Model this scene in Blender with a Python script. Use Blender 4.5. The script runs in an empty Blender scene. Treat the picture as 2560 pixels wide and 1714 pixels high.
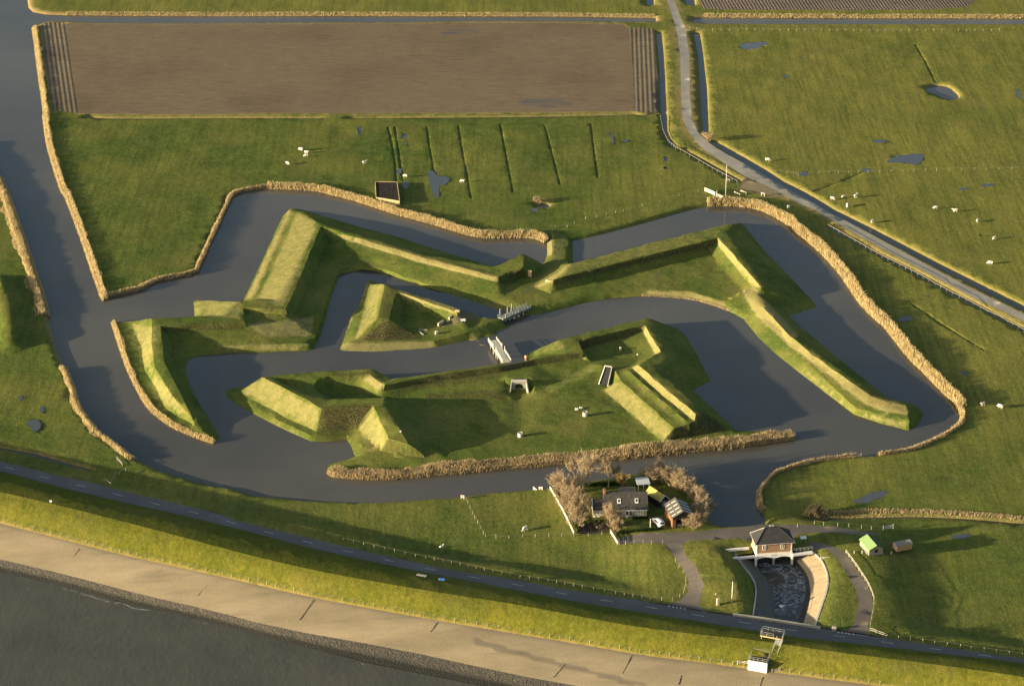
import bpy, bmesh, math, random
import numpy as np
from mathutils import Vector, Matrix
from mathutils.geometry import delaunay_2d_cdt
random.seed(7); RNG = np.random.default_rng(11)
sc = bpy.context.scene
COL = sc.collection
R = math.radians
# ------------------------------------------------------------------ camera
FPX = 6150.0; PITCH = R(26.0); CX, CY = 1280.0, 857.0
SLANT = 756.0
CAMZ = SLANT*math.sin(PITCH)
CP, SP = math.cos(PITCH), math.sin(PITCH)
def W(px, py, z=0.0):
    """photo pixel -> world point on the level z"""
    u = (px-CX)/FPX; v = (CY-py)/FPX
    dx, dy, dz = u, CP+v*SP, -SP+v*CP
    t = (z-CAMZ)/dz
    return Vector((dx*t, dy*t, z))
def proj(P):
    P = np.asarray(P, float)
    x, y, z = P[:,0], P[:,1], P[:,2]-CAMZ
    f = y*CP - z*SP; up = y*SP + z*CP
    return np.stack([CX+FPX*x/f, CY-FPX*up/f], 1)
cam_d = bpy.data.cameras.new('camera'); cam = bpy.data.objects.new('camera', cam_d); COL.objects.link(cam)
cam.location = (0, 0, CAMZ); cam.rotation_euler = (math.pi/2-PITCH, 0, 0)
cam_d.sensor_width = 36; cam_d.lens = FPX*36/2560; cam_d.clip_end = 6000; cam_d.clip_start = 1
sc.camera = cam
# zoom windows used while measuring the photograph
def REG(x0, y0, k): return lambda x, y, *z: (x0+x/k, y0+y/k) + tuple(z)
A = REG(450,440,3.9); B = REG(900,440,3.9); C = REG(1400,440,3.9); D = REG(1960,440,3.9); E = REG(0,440,3.9)
F = REG(0,760,3.9); G = REG(500,800,3.9); H = REG(900,760,3.9); I = REG(1300,760,3.9); J = REG(1860,760,3.9)
K = REG(0,1100,3.336); L = REG(600,1100,3.336); Mz = REG(1300,1120,4.258); N = REG(1700,1220,3.9); O = REG(1960,1250,3.9)
P = REG(1300,1400,3.346); Q = REG(0,0,2.925); Rr = REG(600,0,2.925); S = REG(1200,0,2.925); T = REG(1760,0,2.925)
X = REG(1800,1540,9.8); NV = REG(0,0,1.0)
def many(reg, *pts): return [reg(*p) for p in pts]
# ------------------------------------------------------------------ light
SUN_EL, SUN_AZ = R(8.9), R(16.0)
ldir = Vector((math.cos(SUN_AZ)*math.cos(SUN_EL), math.sin(SUN_AZ)*math.cos(SUN_EL), -math.sin(SUN_EL)))
sd = bpy.data.lights.new('sun', 'SUN'); sun = bpy.data.objects.new('sun', sd); COL.objects.link(sun)
sd.energy = 4.8; sd.angle = R(0.6); sd.color = (1.0, 0.83, 0.55)
sun.rotation_euler = ldir.to_track_quat('-Z', 'Y').to_euler(); sun.location = (-300, 500, 200)
w = bpy.data.worlds.new('World'); sc.world = w; w.use_nodes = True
wn = w.node_tree; bg = wn.nodes['Background']
sky = wn.nodes.new('ShaderNodeTexSky'); sky.sky_type = 'NISHITA'; sky.sun_disc = False
sky.sun_elevation = SUN_EL; sky.sun_rotation = R(249); sky.air_density = 1.0; sky.dust_density = 2.6; sky.ozone_density = 1.0
wn.links.new(sky.outputs[0], bg.inputs[0]); bg.inputs[1].default_value = 0.085
sc.view_settings.view_transform = 'Standard'; sc.view_settings.look = 'None'; sc.view_settings.gamma = 1; sc.view_settings.exposure = 1.62
# ------------------------------------------------------------------ materials
class NT:
    def __init__(s, name):
        s.m = bpy.data.materials.new(name); s.m.use_nodes = True; s.t = s.m.node_tree
        s.b = s.t.nodes['Principled BSDF']; s.pos = None
    def n(s, typ, out=0, props=None, **inp):
        nd = s.t.nodes.new('ShaderNode'+typ)
        for k, v in (props or {}).items(): setattr(nd, k, v)
        for k, v in inp.items():
            key = int(k[1:]) if k[0] == '_' and k[1:].isdigit() else k
            s.put(nd.inputs[key], v)
        return nd.outputs[out]
    def put(s, sock, v):
        if isinstance(v, bpy.types.NodeSocket): s.t.links.new(v, sock)
        else:
            if isinstance(v, (tuple, list)) and len(v) == 3 and sock.type == 'RGBA': v = tuple(v)+(1,)
            sock.default_value = v
    def P(s):
        if s.pos is None: s.pos = s.n('NewGeometry', 0)
        return s.pos
    def map(s, rot=0, scale=(1,1,1)):
        return s.n('Mapping', Vector=s.P(), Rotation=(0,0,rot), Scale=scale)
    def noise(s, scale, detail=4, vec=None, rough=.55, out=0, dist=0):
        return s.n('TexNoise', out, Vector=vec if vec is not None else s.P(), Scale=scale, Detail=detail, Roughness=rough, Distortion=dist)
    def ramp(s, fac, a, b, c0=(0,0,0), c1=(1,1,1)):
        nd = s.t.nodes.new('ShaderNodeValToRGB'); e = nd.color_ramp.elements
        e[0].position = a; e[1].position = b; e[0].color = tuple(c0)+(1,); e[1].color = tuple(c1)+(1,)
        s.put(nd.inputs[0], fac); return nd.outputs[0]
    def mix(s, f, a, b, mode='MIX'):
        nd = s.t.nodes.new('ShaderNodeMix'); nd.data_type = 'RGBA'; nd.blend_type = mode
        s.put(nd.inputs[0], f); s.put(nd.inputs[6], a); s.put(nd.inputs[7], b); return nd.outputs[2]
    def math(s, op, a, b=0.0, clamp=False):
        nd = s.t.nodes.new('ShaderNodeMath'); nd.operation = op; nd.use_clamp = clamp
        s.put(nd.inputs[0], a); s.put(nd.inputs[1], b); return nd.outputs[0]
    def attr(s, name): return s.n('Attribute', 2, props={'attribute_name': name})
    def bump(s, h, strength=.5, dist=.2):
        s.put(s.b.inputs['Normal'], s.n('Bump', Strength=strength, Distance=dist, Height=h))
    def set(s, color=None, rough=None, spec=None, metal=None):
        if color is not None: s.put(s.b.inputs['Base Color'], color)
        if rough is not None: s.put(s.b.inputs['Roughness'], rough)
        if spec is not None: s.put(s.b.inputs['Specular IOR Level'], spec)
        if metal is not None: s.put(s.b.inputs['Metallic'], metal)
        return s.m
def grass(name, dark, mid, yel, dry, streak=None, bump=.6, patch=.035, brown=(.11,.095,.032)):
    t = NT(name)
    big = t.ramp(t.noise(patch, 5, rough=.6), .36, .66)
    med = t.ramp(t.noise(.30, 6, rough=.65), .34, .64)
    col = t.mix(t.math('MULTIPLY', med, .75), mid, dark)
    col = t.mix(t.math('MULTIPLY', t.math('ADD', t.math('MULTIPLY', big, .85), t.attr('tint')), .8, True), col, yel)
    if streak is not None:
        st = t.noise(1.0, 3, vec=t.map(streak, (.8,.045,.5)))
        col = t.mix(t.math('MULTIPLY', t.ramp(st, .42, .68), .45), col, dark)
    fine = t.noise(.95, 8, rough=.78)
    col = t.mix(1.0, col, t.ramp(fine, .22, .78, (.46,.47,.45), (1.52,1.52,1.5)), 'MULTIPLY')
    spot = t.ramp(t.noise(.55, 5, rough=.65), .55, .70)
    col = t.mix(t.math('MULTIPLY', spot, .42), col, brown)
    spot2 = t.ramp(t.noise(.06, 6, rough=.7), .50, .68)
    col = t.mix(t.math('MULTIPLY', spot2, .30), col, (.150,.125,.045))
    d = t.math('ADD', t.math('MULTIPLY', t.attr('dry'), 1.35), t.math('MULTIPLY', t.math('SUBTRACT', t.noise(.5, 6, rough=.7), .5), 1.5))
    d = t.math('MULTIPLY', t.ramp(d, .35, .95), t.ramp(t.attr('dry'), 0.02, .25))
    dryc = t.mix(t.ramp(t.noise(2.2, 5, rough=.7), .3, .7), tuple(x*.7 for x in dry), tuple(x*1.2 for x in dry))
    col = t.mix(d, col, dryc)
    weed_shade = t.math('MULTIPLY', t.attr('weed_shade'), t.ramp(t.noise(1.4, 6, rough=.8), .30, .52))
    wc = t.mix(t.ramp(t.noise(2.6, 5, rough=.85), .46, .70), (.020,.022,.010), (.20,.155,.08))
    col = t.mix(weed_shade, col, wc)
    col = t.mix(t.math('MULTIPLY', t.attr('soil'), t.ramp(t.noise(.8, 6, rough=.7), .3, .6)), col, (.13,.105,.082))
    h = t.math('ADD', t.noise(2.4, 6, rough=.7), t.math('MULTIPLY', t.noise(.6, 3), 1.1))
    t.bump(t.math('ADD', h, t.math('MULTIPLY', t.attr('weed_shade'), t.math('MULTIPLY', t.noise(1.2, 6, rough=.8), 3.0))), bump, .22)
    return t.set(col, 1.0, .05)
def plain(name, col, rough=.8, var=.25, scale=2.0, spec=.2, bump=0.0, metal=0.0, stain=None, stscale=.7):
    t = NT(name)
    c = t.mix(1.0, col, t.ramp(t.noise(scale, 6, rough=.7), .2, .8, (1-var,)*3, (1+var,)*3), 'MULTIPLY')
    if stain: c = t.mix(t.math('MULTIPLY', t.ramp(t.noise(stscale, 6, rough=.7), .5, .72), .7), c, stain)
    if bump: t.bump(t.noise(scale*2, 6, rough=.7), bump, .1)
    return t.set(c, rough, spec, metal)
def water(name, lo, hi, ripple=.06, rscale=1.2, rough=.06, big=.012):
    t = NT(name)
    c = t.mix(t.ramp(t.noise(big, 4), .35, .65), lo, hi)
    h = t.math('ADD', t.noise(rscale, 4, vec=t.map(.4, (1,.5,1))), t.math('MULTIPLY', t.noise(rscale*.2, 3), 2.5))
    t.bump(h, ripple, .1)
    t.b.inputs['IOR'].default_value = 1.33
    return t.set(c, rough, .5)
GR = {}
GR['meadow'] = grass('meadow_grass', (.042,.070,.015), (.092,.124,.025), (.172,.166,.038), (.24,.185,.08), streak=.12)
GR['fort'] = grass('mown_grass', (.040,.068,.015), (.080,.112,.022), (.155,.155,.038), (.235,.210,.080), patch=.06, bump=.5)
GR['dyke'] = grass('dyke_grass', (.046,.066,.010), (.080,.094,.012), (.128,.122,.018), (.22,.17,.06), streak=-1.1, patch=.08, bump=.5)
M_WATER = water('moat_water', (.056,.054,.046), (.090,.083,.066))
M_SEA = water('sea_water', (.060,.059,.042), (.078,.075,.053), ripple=.6, rscale=.9, rough=.3, big=.05)
def plough_mat(name, rot, freq, strength, c0, c1, dist=.6):
    t = NT(name)
    v = t.map(rot, (1,1,1))
    wv = t.n('TexWave', 1, props={'bands_direction': 'Y'}, Vector=v, Scale=freq, Distortion=dist, Detail=3, **{'Detail Scale': 1.2})
    cl = t.noise(.8, 8, rough=.85)
    st = t.noise(1.1, 6, vec=t.map(rot, (.12,1,1)), rough=.7)
    c = t.mix(t.ramp(cl, .3, .7), c0, c1)
    c = t.mix(t.math('MULTIPLY', t.ramp(st, .45, .62), .5), c, tuple(x*.62 for x in c0))
    c = t.mix(t.math('MULTIPLY', t.ramp(t.noise(.022, 4), .48, .72), .45), c, tuple(x*.6 for x in c0))
    c = t.mix(t.math('MULTIPLY', t.attr('wet'), t.ramp(t.noise(.5, 5, vec=t.map(rot, (.05,1,1))), .40, .6)), c, (.10,.10,.105))
    t.bump(t.math('ADD', t.math('MULTIPLY', wv, .8), t.math('MULTIPLY', cl, 1.3)), strength, .22)
    return t.set(c, .95, .1)
def asphalt(name, c, edge=None):
    t = NT(name)
    col = t.mix(1.0, c, t.ramp(t.noise(3.0, 7, rough=.75), .25, .75, (.78,)*3, (1.2,)*3), 'MULTIPLY')
    col = t.mix(t.math('MULTIPLY', t.ramp(t.noise(.12, 5), .45, .7), .5), col, tuple(x*1.5 for x in c))
    t.bump(t.noise(6, 4), .15, .04)
    return t.set(col, .85, .25)
# ------------------------------------------------------------------ objects
def prop(o, label=None, cat=None, group=None, kind=None):
    if label: o['label'] = label
    if cat: o['category'] = cat
    if group: o['group'] = group
    if kind: o['kind'] = kind
    return o
def thing(name, label, cat, loc=(0,0,0), rz=0.0, group=None):
    o = bpy.data.objects.new(name, None); COL.objects.link(o); o.location = loc; o.rotation_euler = (0,0,rz); o.empty_display_size = .3
    return prop(o, label, cat, group)
def link(name, me, mat=None, parent=None):
    if mat is not None and not me.materials: me.materials.append(mat)
    o = bpy.data.objects.new(name, me); COL.objects.link(o)
    if parent is not None: o.parent = parent
    return o
def dup(root, loc=None, rz=None, label=None, scale=None):
    r = root.copy(); COL.objects.link(r)
    if loc is not None: r.location = loc
    if rz is not None: r.rotation_euler = (0,0,rz)
    if scale is not None: r.scale = scale if isinstance(scale, tuple) else (scale,)*3
    if label: r['label'] = label
    for ch in [c for c in COL.objects if c.parent == root]:
        c = ch.copy(); COL.objects.link(c); c.parent = r
        for g in [q for q in COL.objects if q.parent == ch]:
            d = g.copy(); COL.objects.link(d); d.parent = c
    return r
class MB:
    def __init__(s): s.v = []; s.f = []
    def quad(s, *p):
        i = len(s.v); s.v += [tuple(q) for q in p]; s.f.append(tuple(range(i, i+len(p)))); return s
    def box(s, x0, x1, y0, y1, z0, z1):
        i = len(s.v)
        s.v += [(x0,y0,z0),(x1,y0,z0),(x1,y1,z0),(x0,y1,z0),(x0,y0,z1),(x1,y0,z1),(x1,y1,z1),(x0,y1,z1)]
        s.f += [tuple(i+k for k in q) for q in ((0,3,2,1),(4,5,6,7),(0,1,5,4),(1,2,6,5),(2,3,7,6),(3,0,4,7))]; return s
    def hexa(s, b, t):
        i = len(s.v); s.v += [tuple(q) for q in b]+[tuple(q) for q in t]
        s.f += [tuple(i+k for k in q) for q in ((0,3,2,1),(4,5,6,7),(0,1,5,4),(1,2,6,5),(2,3,7,6),(3,0,4,7))]; return s
    def bar(s, a, b, wd=.1, ht=None):
        a, b = Vector(a), Vector(b); d = (b-a).normalized()
        up = Vector((0,0,1)) if abs(d.z) < .95 else Vector((0,1,0))
        r = d.cross(up).normalized()*wd/2; u = r.normalized().cross(d).normalized()*(ht or wd)/2
        return s.hexa([a-r-u, a+r-u, a+r+u, a-r+u], [b-r-u, b+r-u, b+r+u, b-r+u])
    def cyl(s, p, r0, r1, h, n=14, cap=True):
        i = len(s.v)
        for z, r in ((0, r0), (h, r1)):
            for k in range(n):
                a = 2*math.pi*k/n; s.v.append((p[0]+r*math.cos(a), p[1]+r*math.sin(a), p[2]+z))
        for k in range(n): s.f.append((i+k, i+(k+1) % n, i+n+(k+1) % n, i+n+k))
        if cap: s.f.append(tuple(i+n+k for k in range(n))); s.f.append(tuple(i+n-1-k for k in range(n)))
        return s
    def tube(s, pts, rad, n=5):
        i0 = len(s.v); pts = [Vector(p) for p in pts]
        for j, p in enumerate(pts):
            d = (pts[min(j+1, len(pts)-1)]-pts[max(j-1, 0)]).normalized()
            a = d.orthogonal().normalized(); b = d.cross(a)
            for k in range(n):
                t = 2*math.pi*k/n; q = p+(a*math.cos(t)+b*math.sin(t))*rad[j]; s.v.append(tuple(q))
        for j in range(len(pts)-1):
            for k in range(n):
                s.f.append((i0+j*n+k, i0+j*n+(k+1) % n, i0+(j+1)*n+(k+1) % n, i0+(j+1)*n+k))
        return s
    def me(s, name, smooth=False, bevel=0):
        m = bpy.data.meshes.new(name); m.from_pydata(s.v, [], s.f); m.update()
        bm = bmesh.new(); bm.from_mesh(m); bmesh.ops.recalc_face_normals(bm, faces=bm.faces)
        if bevel: bmesh.ops.bevel(bm, geom=list(bm.edges), offset=bevel, segments=1, affect='EDGES', clamp_overlap=True)
        bm.to_mesh(m); bm.free()
        if smooth: m.polygons.foreach_set('use_smooth', [True]*len(m.polygons))
        return m
    def put(s, name, mat, parent=None, smooth=False, bevel=0): return link(name, s.me(name, smooth, bevel), mat, parent)
# ------------------------------------------------------------------ plane geometry
def inpoly(pt, poly):
    pt = np.asarray(pt, float); poly = np.asarray(poly, float)
    x, y = pt[:,0], pt[:,1]; c = np.zeros(len(pt), bool); n = len(poly)
    for i in range(n):
        x0, y0 = poly[i]; x1, y1 = poly[(i+1) % n]
        if y0 == y1: continue
        c ^= ((y0 > y) != (y1 > y)) & (x < (x1-x0)*(y-y0)/(y1-y0)+x0)
    return c
def dist(pt, line, closed=False):
    pt = np.asarray(pt, float)[:, :2]; ln = np.asarray(line, float)[:, :2]
    if closed: ln = np.vstack([ln, ln[:1]])
    best = np.full(len(pt), 1e9)
    for a, b in zip(ln[:-1], ln[1:]):
        d = b-a; L2 = max(d@d, 1e-9); t = np.clip(((pt-a)@d)/L2, 0, 1)
        best = np.minimum(best, np.hypot(*(pt-a-t[:,None]*d).T))
    return best
def dens(line, step, closed=False):
    ln = [np.asarray(p, float) for p in line]
    if closed: ln.append(ln[0])
    out = []
    for a, b in zip(ln[:-1], ln[1:]):
        k = max(1, int(math.ceil(np.linalg.norm((b-a)[:2])/step)))
        out += [a+(b-a)*i/k for i in range(k)]
    if not closed: out.append(ln[-1])
    return np.array(out)
def smooth_line(line, it=2, closed=False):
    for _ in range(it):
        out = []; n = len(line)
        for i in range(n if closed else n-1):
            a = np.asarray(line[i], float); b = np.asarray(line[(i+1) % n], float)
            out += [a*.75+b*.25, a*.25+b*.75]
        if not closed: out = [np.asarray(line[0], float)]+out+[np.asarray(line[-1], float)]
        line = out
    return [tuple(p) for p in line]
def _h(ix, iy, s):
    n = (ix*374761393 + iy*668265263 + s*1274126177) & 0xffffffff
    n = ((n ^ (n >> 13))*1274126177) & 0xffffffff
    return ((n ^ (n >> 16)) & 0xffff)/32767.5-1
def vnoise(x, y, sc_, seed=0):
    x = np.asarray(x)/sc_; y = np.asarray(y)/sc_
    ix = np.floor(x).astype(np.int64); iy = np.floor(y).astype(np.int64); fx = x-ix; fy = y-iy
    fx = fx*fx*(3-2*fx); fy = fy*fy*(3-2*fy)
    return ((_h(ix,iy,seed)*(1-fx)+_h(ix+1,iy,seed)*fx)*(1-fy)+(_h(ix,iy+1,seed)*(1-fx)+_h(ix+1,iy+1,seed)*fx)*fy)
TERR_V, TERR_T, TERR_N = [], [], [0]
def tri_mesh(name, V, Tn, mat, attrs=None, smooth=True, angle=None, parent=None):
    TERR_V.append(np.asarray(V)); TERR_T.append(np.asarray(Tn)+TERR_N[0]); TERR_N[0] += len(V)
    m = bpy.data.meshes.new(name); m.from_pydata(V.tolist(), [], Tn.tolist()); m.update()
    if angle is not None:
        bm = bmesh.new(); bm.from_mesh(m)
        for e in bm.edges: e.smooth = (len(e.link_faces) == 2 and e.calc_face_angle(0) < angle)
        for f in bm.faces: f.smooth = True
        bm.to_mesh(m); bm.free()
    elif smooth: m.polygons.foreach_set('use_smooth', [True]*len(m.polygons))
    for k, a in (attrs or {}).items():
        at = m.attributes.new(k, 'FLOAT', 'POINT'); at.data.foreach_set('value', np.asarray(a, np.float32))
    return link(name, m, mat, parent)
def cdt(pts, edges, eps=1e-4):
    r = delaunay_2d_cdt([Vector((float(p[0]), float(p[1]))) for p in pts], edges, [], 0, eps)
    V = np.array([(v.x, v.y) for v in r[0]]); Tn = np.array([f for f in r[2] if len(f) == 3], int)
    # upward winding
    a, b, c = V[Tn[:,0]], V[Tn[:,1]], V[Tn[:,2]]
    cr = (b-a)[:,0]*(c-a)[:,1]-(b-a)[:,1]*(c-a)[:,0]
    Tn[cr < 0] = Tn[cr < 0][:, ::-1]
    keep = np.abs(cr) > 1e-7
    return V, Tn[keep], r[3]
def compact(V, Tn):
    u, inv = np.unique(Tn, return_inverse=True)
    return V[u], inv.reshape(-1, 3), u
# ================================================================== TRACES OF THE POLDER
def xy(pts, z=0.0): return [tuple(W(p[0], p[1], p[2] if len(p) > 2 else z)[:2]) for p in pts]
moat_px = [(-420,-300),(62,-300),(68,0),(71,20),(82,31),(115,37),(165,39),(500,41),(800,40.5),(1400,42),(1600,45),(1639,46),(1640,57),(1400,55),(1200,55),
 (1000,58.5),(800,58.5),(600,60),(393,61),(239,60),(171,56),(130,56),(105,60),(80,72),(85,103),(92,164),(106,260),(109,290),(113,325),(120,369),(135,420),
 (154,479),(164,491),(188,553),(205,599),(226,663),(243.6,712),(254,745),(260,751.5),(269,745),(295,739),(333,730),(356,725),(379.5,709),(405,701.5),(441,696),
 (477,689),(495,678.5),(502.5,658),(515,635),(528,604),(541,578.5),(556,542.5),(572,509),(582,490),(599,482),(635,476),(668,472),(706,473),(770.5,476),(796,478.5),
 (835,489),(886,501.5),(924,514),(976,532),(1002,540),(1054,553),(1105,568),(1143.6,581),(1182,591),(1220,596),(1285,594),(1323,594),(1346,599),(1361.5,607),
 (1428,601.5),(1436,600),(1490,589),(1579.5,565.6),(1669,540),(1733,522),(1769,515.6),(1810,514),(1861.5,517),(1900,524.6),(1938.5,542.6),(1969,560.5),(1991,583.6),
 (2024,606.7),(2050,630),(2073,653),(2093,676),(2111,699),(2127,724.6),(2150,758),(2180.5,791),(2211,816),(2234,844.6),(2270,893),(2316,937),(2355,978),(2388,1009),
 (2396,1024),(2403.6,1047),(2393,1068),(2362.6,1088),(2309,1114),(2260,1132),(2206,1139.5),(2129,1144.6),(2078,1150),(2014,1158),(1934.6,1186),(1897,1222),(1890,1246),
 (1895,1269),(1905,1281.5),(1913,1299.5),(1912,1314),(1820.5,1318),(1807,1318),(1777,1308),(1770,1275),(1765,1230),(1735,1200),(1690,1185),(1640,1180),(1558,1192),
 (1500,1200),(1441,1211),(1373,1221),(1300,1229),(1229.5,1233),(1151.6,1244),(1050,1251),(960,1257),(900,1258),(780,1254),(720,1248),(639,1241),(584.5,1224),(509.6,1211),
 (449.6,1193),(395.7,1175),(366,1161),(339,1150),(315,1138),(295,1117),(256,1093),(226,1061),(195,1015),(185,973),(164,924),(144,880.5),(128,824),(117,775),(108,742.6),(87,683.6),
 (69,625),(49,568),(26,504),(10,463),(0,448),(-60,360),(-150,200),(-260,0)]
canal_e_px = [(1730,48),(1760,44),(2000,45),(2560,47),(3100,50),(3100,65),(2560,62.5),(2200,62.5),(1900,62),(1760,61.5),(1734,58)]
ditches_px = [
 many(S,(1292,240),(1312,480),(1320,700),(1327,860),(1340,960),(1378,1040),(1420,1078),(1436,1070),(1385,1015),(1362,960),(1362,860),(1352,640),(1338,400),(1322,238)),
 many(S,(1565,240),(1595,400),(1615,700),(1632,968),(1668,968),(1655,640),(1620,350),(1600,240)),
 many(S,(1700,1050),(1900,1170),(2100,1290),(2340,1425))+many(D,(220,215),(480,370),(870,560),(1500,890),(2340,1310))+[(2900,950),(2900,930)]+many(D,(2340,1262),(1500,845),(870,512),(480,318),(220,160),(0,55))+many(S,(2100,1245),(1900,1130),(1710,1028)),
 many(S,(1212,-60),(1222,30),(1240,44),(1262,44),(1268,20),(1262,-60)),
 many(S,(1490,-60),(1508,30),(1520,42),(1572,42),(1560,-60)),
 many(K,(-300,0),(0,72),(300,130),(560,205),(765,252),(770,240),(560,186),(300,108),(0,56),(-300,-16)),
 many(O,(270,190),(400,196),(800,172),(1300,166),(1700,184),(2340,236),(3200,330),(3200,312),(2340,222),(1700,170),(1300,152),(800,156),(400,176)),
 many(Q,(620,868),(640,862),(780,874),(1340,868),(2000,866),(2340,868),(2340,862),(2000,860),(1340,862),(780,862),(640,852)),
 many(Rr,(800,868),(1000,866),(1600,862),(2340,858),(2340,852),(1600,856),(1000,859)),
 many(S,(0,862),(400,856),(960,846),(1130,842),(1200,852),(1300,832),(1300,824),(1200,840),(1130,832),(960,838),(400,850),(0,854)),
 many(S,(1500,1110),(1700,1225),(1880,1328),(1900,1318),(1700,1208),(1500,1098)),
 many(D,(440,498),(900,760),(1300,960),(1640,1150),(2340,1512),(2900,1830),(2900,1800),(2340,1484),(1640,1122),(1300,935),(900,738),(460,482)),
]
def strip(pts, wd):
    """thin ribbon polygon of width wd (m) along pixel points"""
    p = [Vector(W(a[0], a[1], .8)[:2]) for a in pts]; l, r = [], []
    for i, q in enumerate(p):
        d = (p[min(i+1, len(p)-1)]-p[max(i-1, 0)]).normalized(); nn = Vector((-d.y, d.x))*wd/2
        l.append(tuple(q+nn)); r.append(tuple(q-nn))
    return l+r[::-1]
groove_px = [many(Rr,(1368,930),(1385,1060),(1420,1245)), many(Rr,(1598,925),(1625,1090),(1665,1300),(1690,1450)), many(Rr,(1905,915),(1940,1100),(1975,1290),(1995,1400)),
 many(S,(472,912),(520,1090),(585,1345)), many(S,(810,905),(835,1100),(862,1290)), many(Rr,(1083,935),(1115,1060),(1135,1200),(1145,1330)), many(Rr,(1133,930),(1160,1100),(1190,1310)),
 many(T,(1550,330),(1620,450),(1695,605)), many(T,(800,1400),(1000,1325),(1200,1240)), many(D,(1280,1260),(1420,1350),(1680,1530)), many(J,(1640,0),(1900,180),(2340,440))]
pond_px = [many(T,(1622,650),(1650,625),(1710,618),(1790,630),(1830,665),(1868,700),(1840,728),(1780,728),(1735,708),(1700,690),(1640,672)),
 many(B,(1690,285),(1760,268),(1830,262),(1850,285),(1820,308),(1760,305))]
puddle_px = [many(Rr,(1370,1240),(1420,1250),(1440,1290),(1550,1295),(1500,1360),(1450,1345),(1462,1440),(1430,1455),(1405,1400),(1385,1330)),
 many(S,(1885,340),(1920,315),(2020,312),(2110,305),(2090,335),(1990,365),(1930,365)), many(S,(1990,335),(2050,322),(2110,312),(2060,350)),
 many(T,(1320,1190),(1380,1150),(1480,1130),(1590,1120),(1612,1160),(1560,1210),(1500,1195),(1420,1190)), many(T,(1210,1030),(1270,1018),(1350,1030),(1290,1050)),
 many(T,(1140,1240),(1200,1228),(1240,1242),(1180,1265)), many(T,(680,1258),(765,1255),(760,1290),(690,1285)), many(T,(2265,650),(2300,655),(2335,740),(2290,700)),
 many(T,(570,555),(600,545),(630,560),(590,572)), many(T,(2000,1355),(2080,1340),(2140,1345),(2090,1368)), many(T,(1850,1385),(1900,1368),(1940,1380),(1890,1392)),
 many(D,(1095,1410),(1150,1370),(1250,1365),(1265,1400),(1180,1420)), many(J,(2100,640),(2150,655),(2200,685),(2160,700)), many(D,(1380,1165),(1420,1160),(1425,1178),(1390,1180)),
 many(N,(1650,130),(1740,105),(1850,40),(1980,20),(2040,30),(1990,80),(1900,110),(1830,150),(1740,140)), many(O,(1600,360),(1700,325),(1830,325),(1820,365),(1700,380)),
 many(F,(235,1165),(300,1130),(370,1120),(410,1180),(370,1240),(300,1240),(310,1195)), many(F,(380,1000),(420,985),(440,1040),(400,1060)), many(F,(170,900),(210,890),(225,930),(190,945)),
 many(B,(1640,330),(1700,310),(1750,335),(1690,358)), many(Rr,(1140,1240),(1185,1225),(1180,1270),(1150,1280)), many(Rr,(1185,1330),(1240,1325),(1225,1380),(1195,1380)),
 many(Rr,(850,930),(890,920),(885,990),(865,985)), many(Rr,(1180,985),(1220,980),(1225,1010),(1190,1020)), many(Rr,(1190,1040),(1230,1045),(1215,1066)), many(S,(1340,1150),(1370,1145),(1370,1185),(1345,1180)),
 many(S,(950,960),(970,970),(985,1050),(965,1050)), many(S,(1035,1025),(1080,1018),(1080,1040),(1045,1040)), many(S,(1340,1225),(1368,1225),(1365,1245),(1342,1245))]
plough_px = many(Q,(480,172),(500,330),(530,560),(575,828),(1340,834))+many(Rr,(300,826),(1200,826),(2000,820),(2340,818))+many(S,(1000,815),(1130,812),(1118,500),(1090,212),(1050,182),(600,170),(0,168))+many(Rr,(1200,174),(300,178))+many(Q,(1800,178),(1150,180),(700,176))
headl_px = many(Q,(298,190),(340,168),(400,166),(482,172),(500,330),(530,560),(575,828),(480,815),(388,815),(340,560),(312,330))
headr_px = many(S,(1088,205),(1180,200),(1272,206),(1285,420),(1305,640),(1320,812),(1220,822),(1128,815),(1118,500))
plough2_px = many(S,(1600,-200),(1610,30),(1640,66),(1760,70))+many(T,(200,70),(1000,76),(1700,70),(1920,50),(2000,0),(1980,-200))
lane_px = many(S,(1330,-200),(1365,0),(1400,100),(1440,240),(1465,420),(1470,700),(1480,850),(1520,960),(1620,1080),(1800,1200),(1940,1290),(2200,1410),(2340,1490))+many(D,(300,330),(700,565),(1200,835),(1800,1162),(2340,1412))+[(2900,975),(2900,945)]+many(D,(2340,1345),(1800,1082),(1200,762),(760,522),(300,268))+many(S,(2340,1400),(2050,1248),(1900,1180),(1720,1080),(1600,980),(1550,880),(1535,700),(1530,400),(1500,200),(1460,110),(1420,0),(1385,-200))
dirt_px = many(S,(1945,1312),(2040,1345),(2130,1380),(2200,1412),(2190,1440),(2100,1425),(1990,1395),(1905,1372))
drive_px = many(Mz,(1045,958),(1300,905),(1600,893),(1900,882),(2200,852))+many(N,(470,388),(640,374),(800,365),(1080,358),(1300,362),(1560,385),(1800,425),(1980,440),(1790,456),(1500,432),(1200,435),(1110,470),(1110,520),(745,520),(540,485),(380,505),(250,500),(90,515),(20,545))+many(Mz,(1722,1022),(1540,1016),(1300,1008),(1045,1025))
drive1_px = many(Mz,(1540,1016),(1640,1150),(1740,1290),(1795,1400))+many(P,(1408,200),(1402,265),(1345,325),(1235,374),(1565,432),(1495,375),(1510,310),(1538,200),(1500,110))+many(Mz,(1880,1270),(1770,1150),(1722,1022))
drive2_px = many(N,(1245,530),(1400,540),(1500,570),(1590,610),(1680,730),(1800,900),(1865,1040),(1875,1150),(1832,1330),(1842,1434),(1545,1388),(1640,1375),(1700,1310),(1745,1110),(1720,1000),(1640,850),(1530,680),(1440,600),(1245,580))
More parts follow.
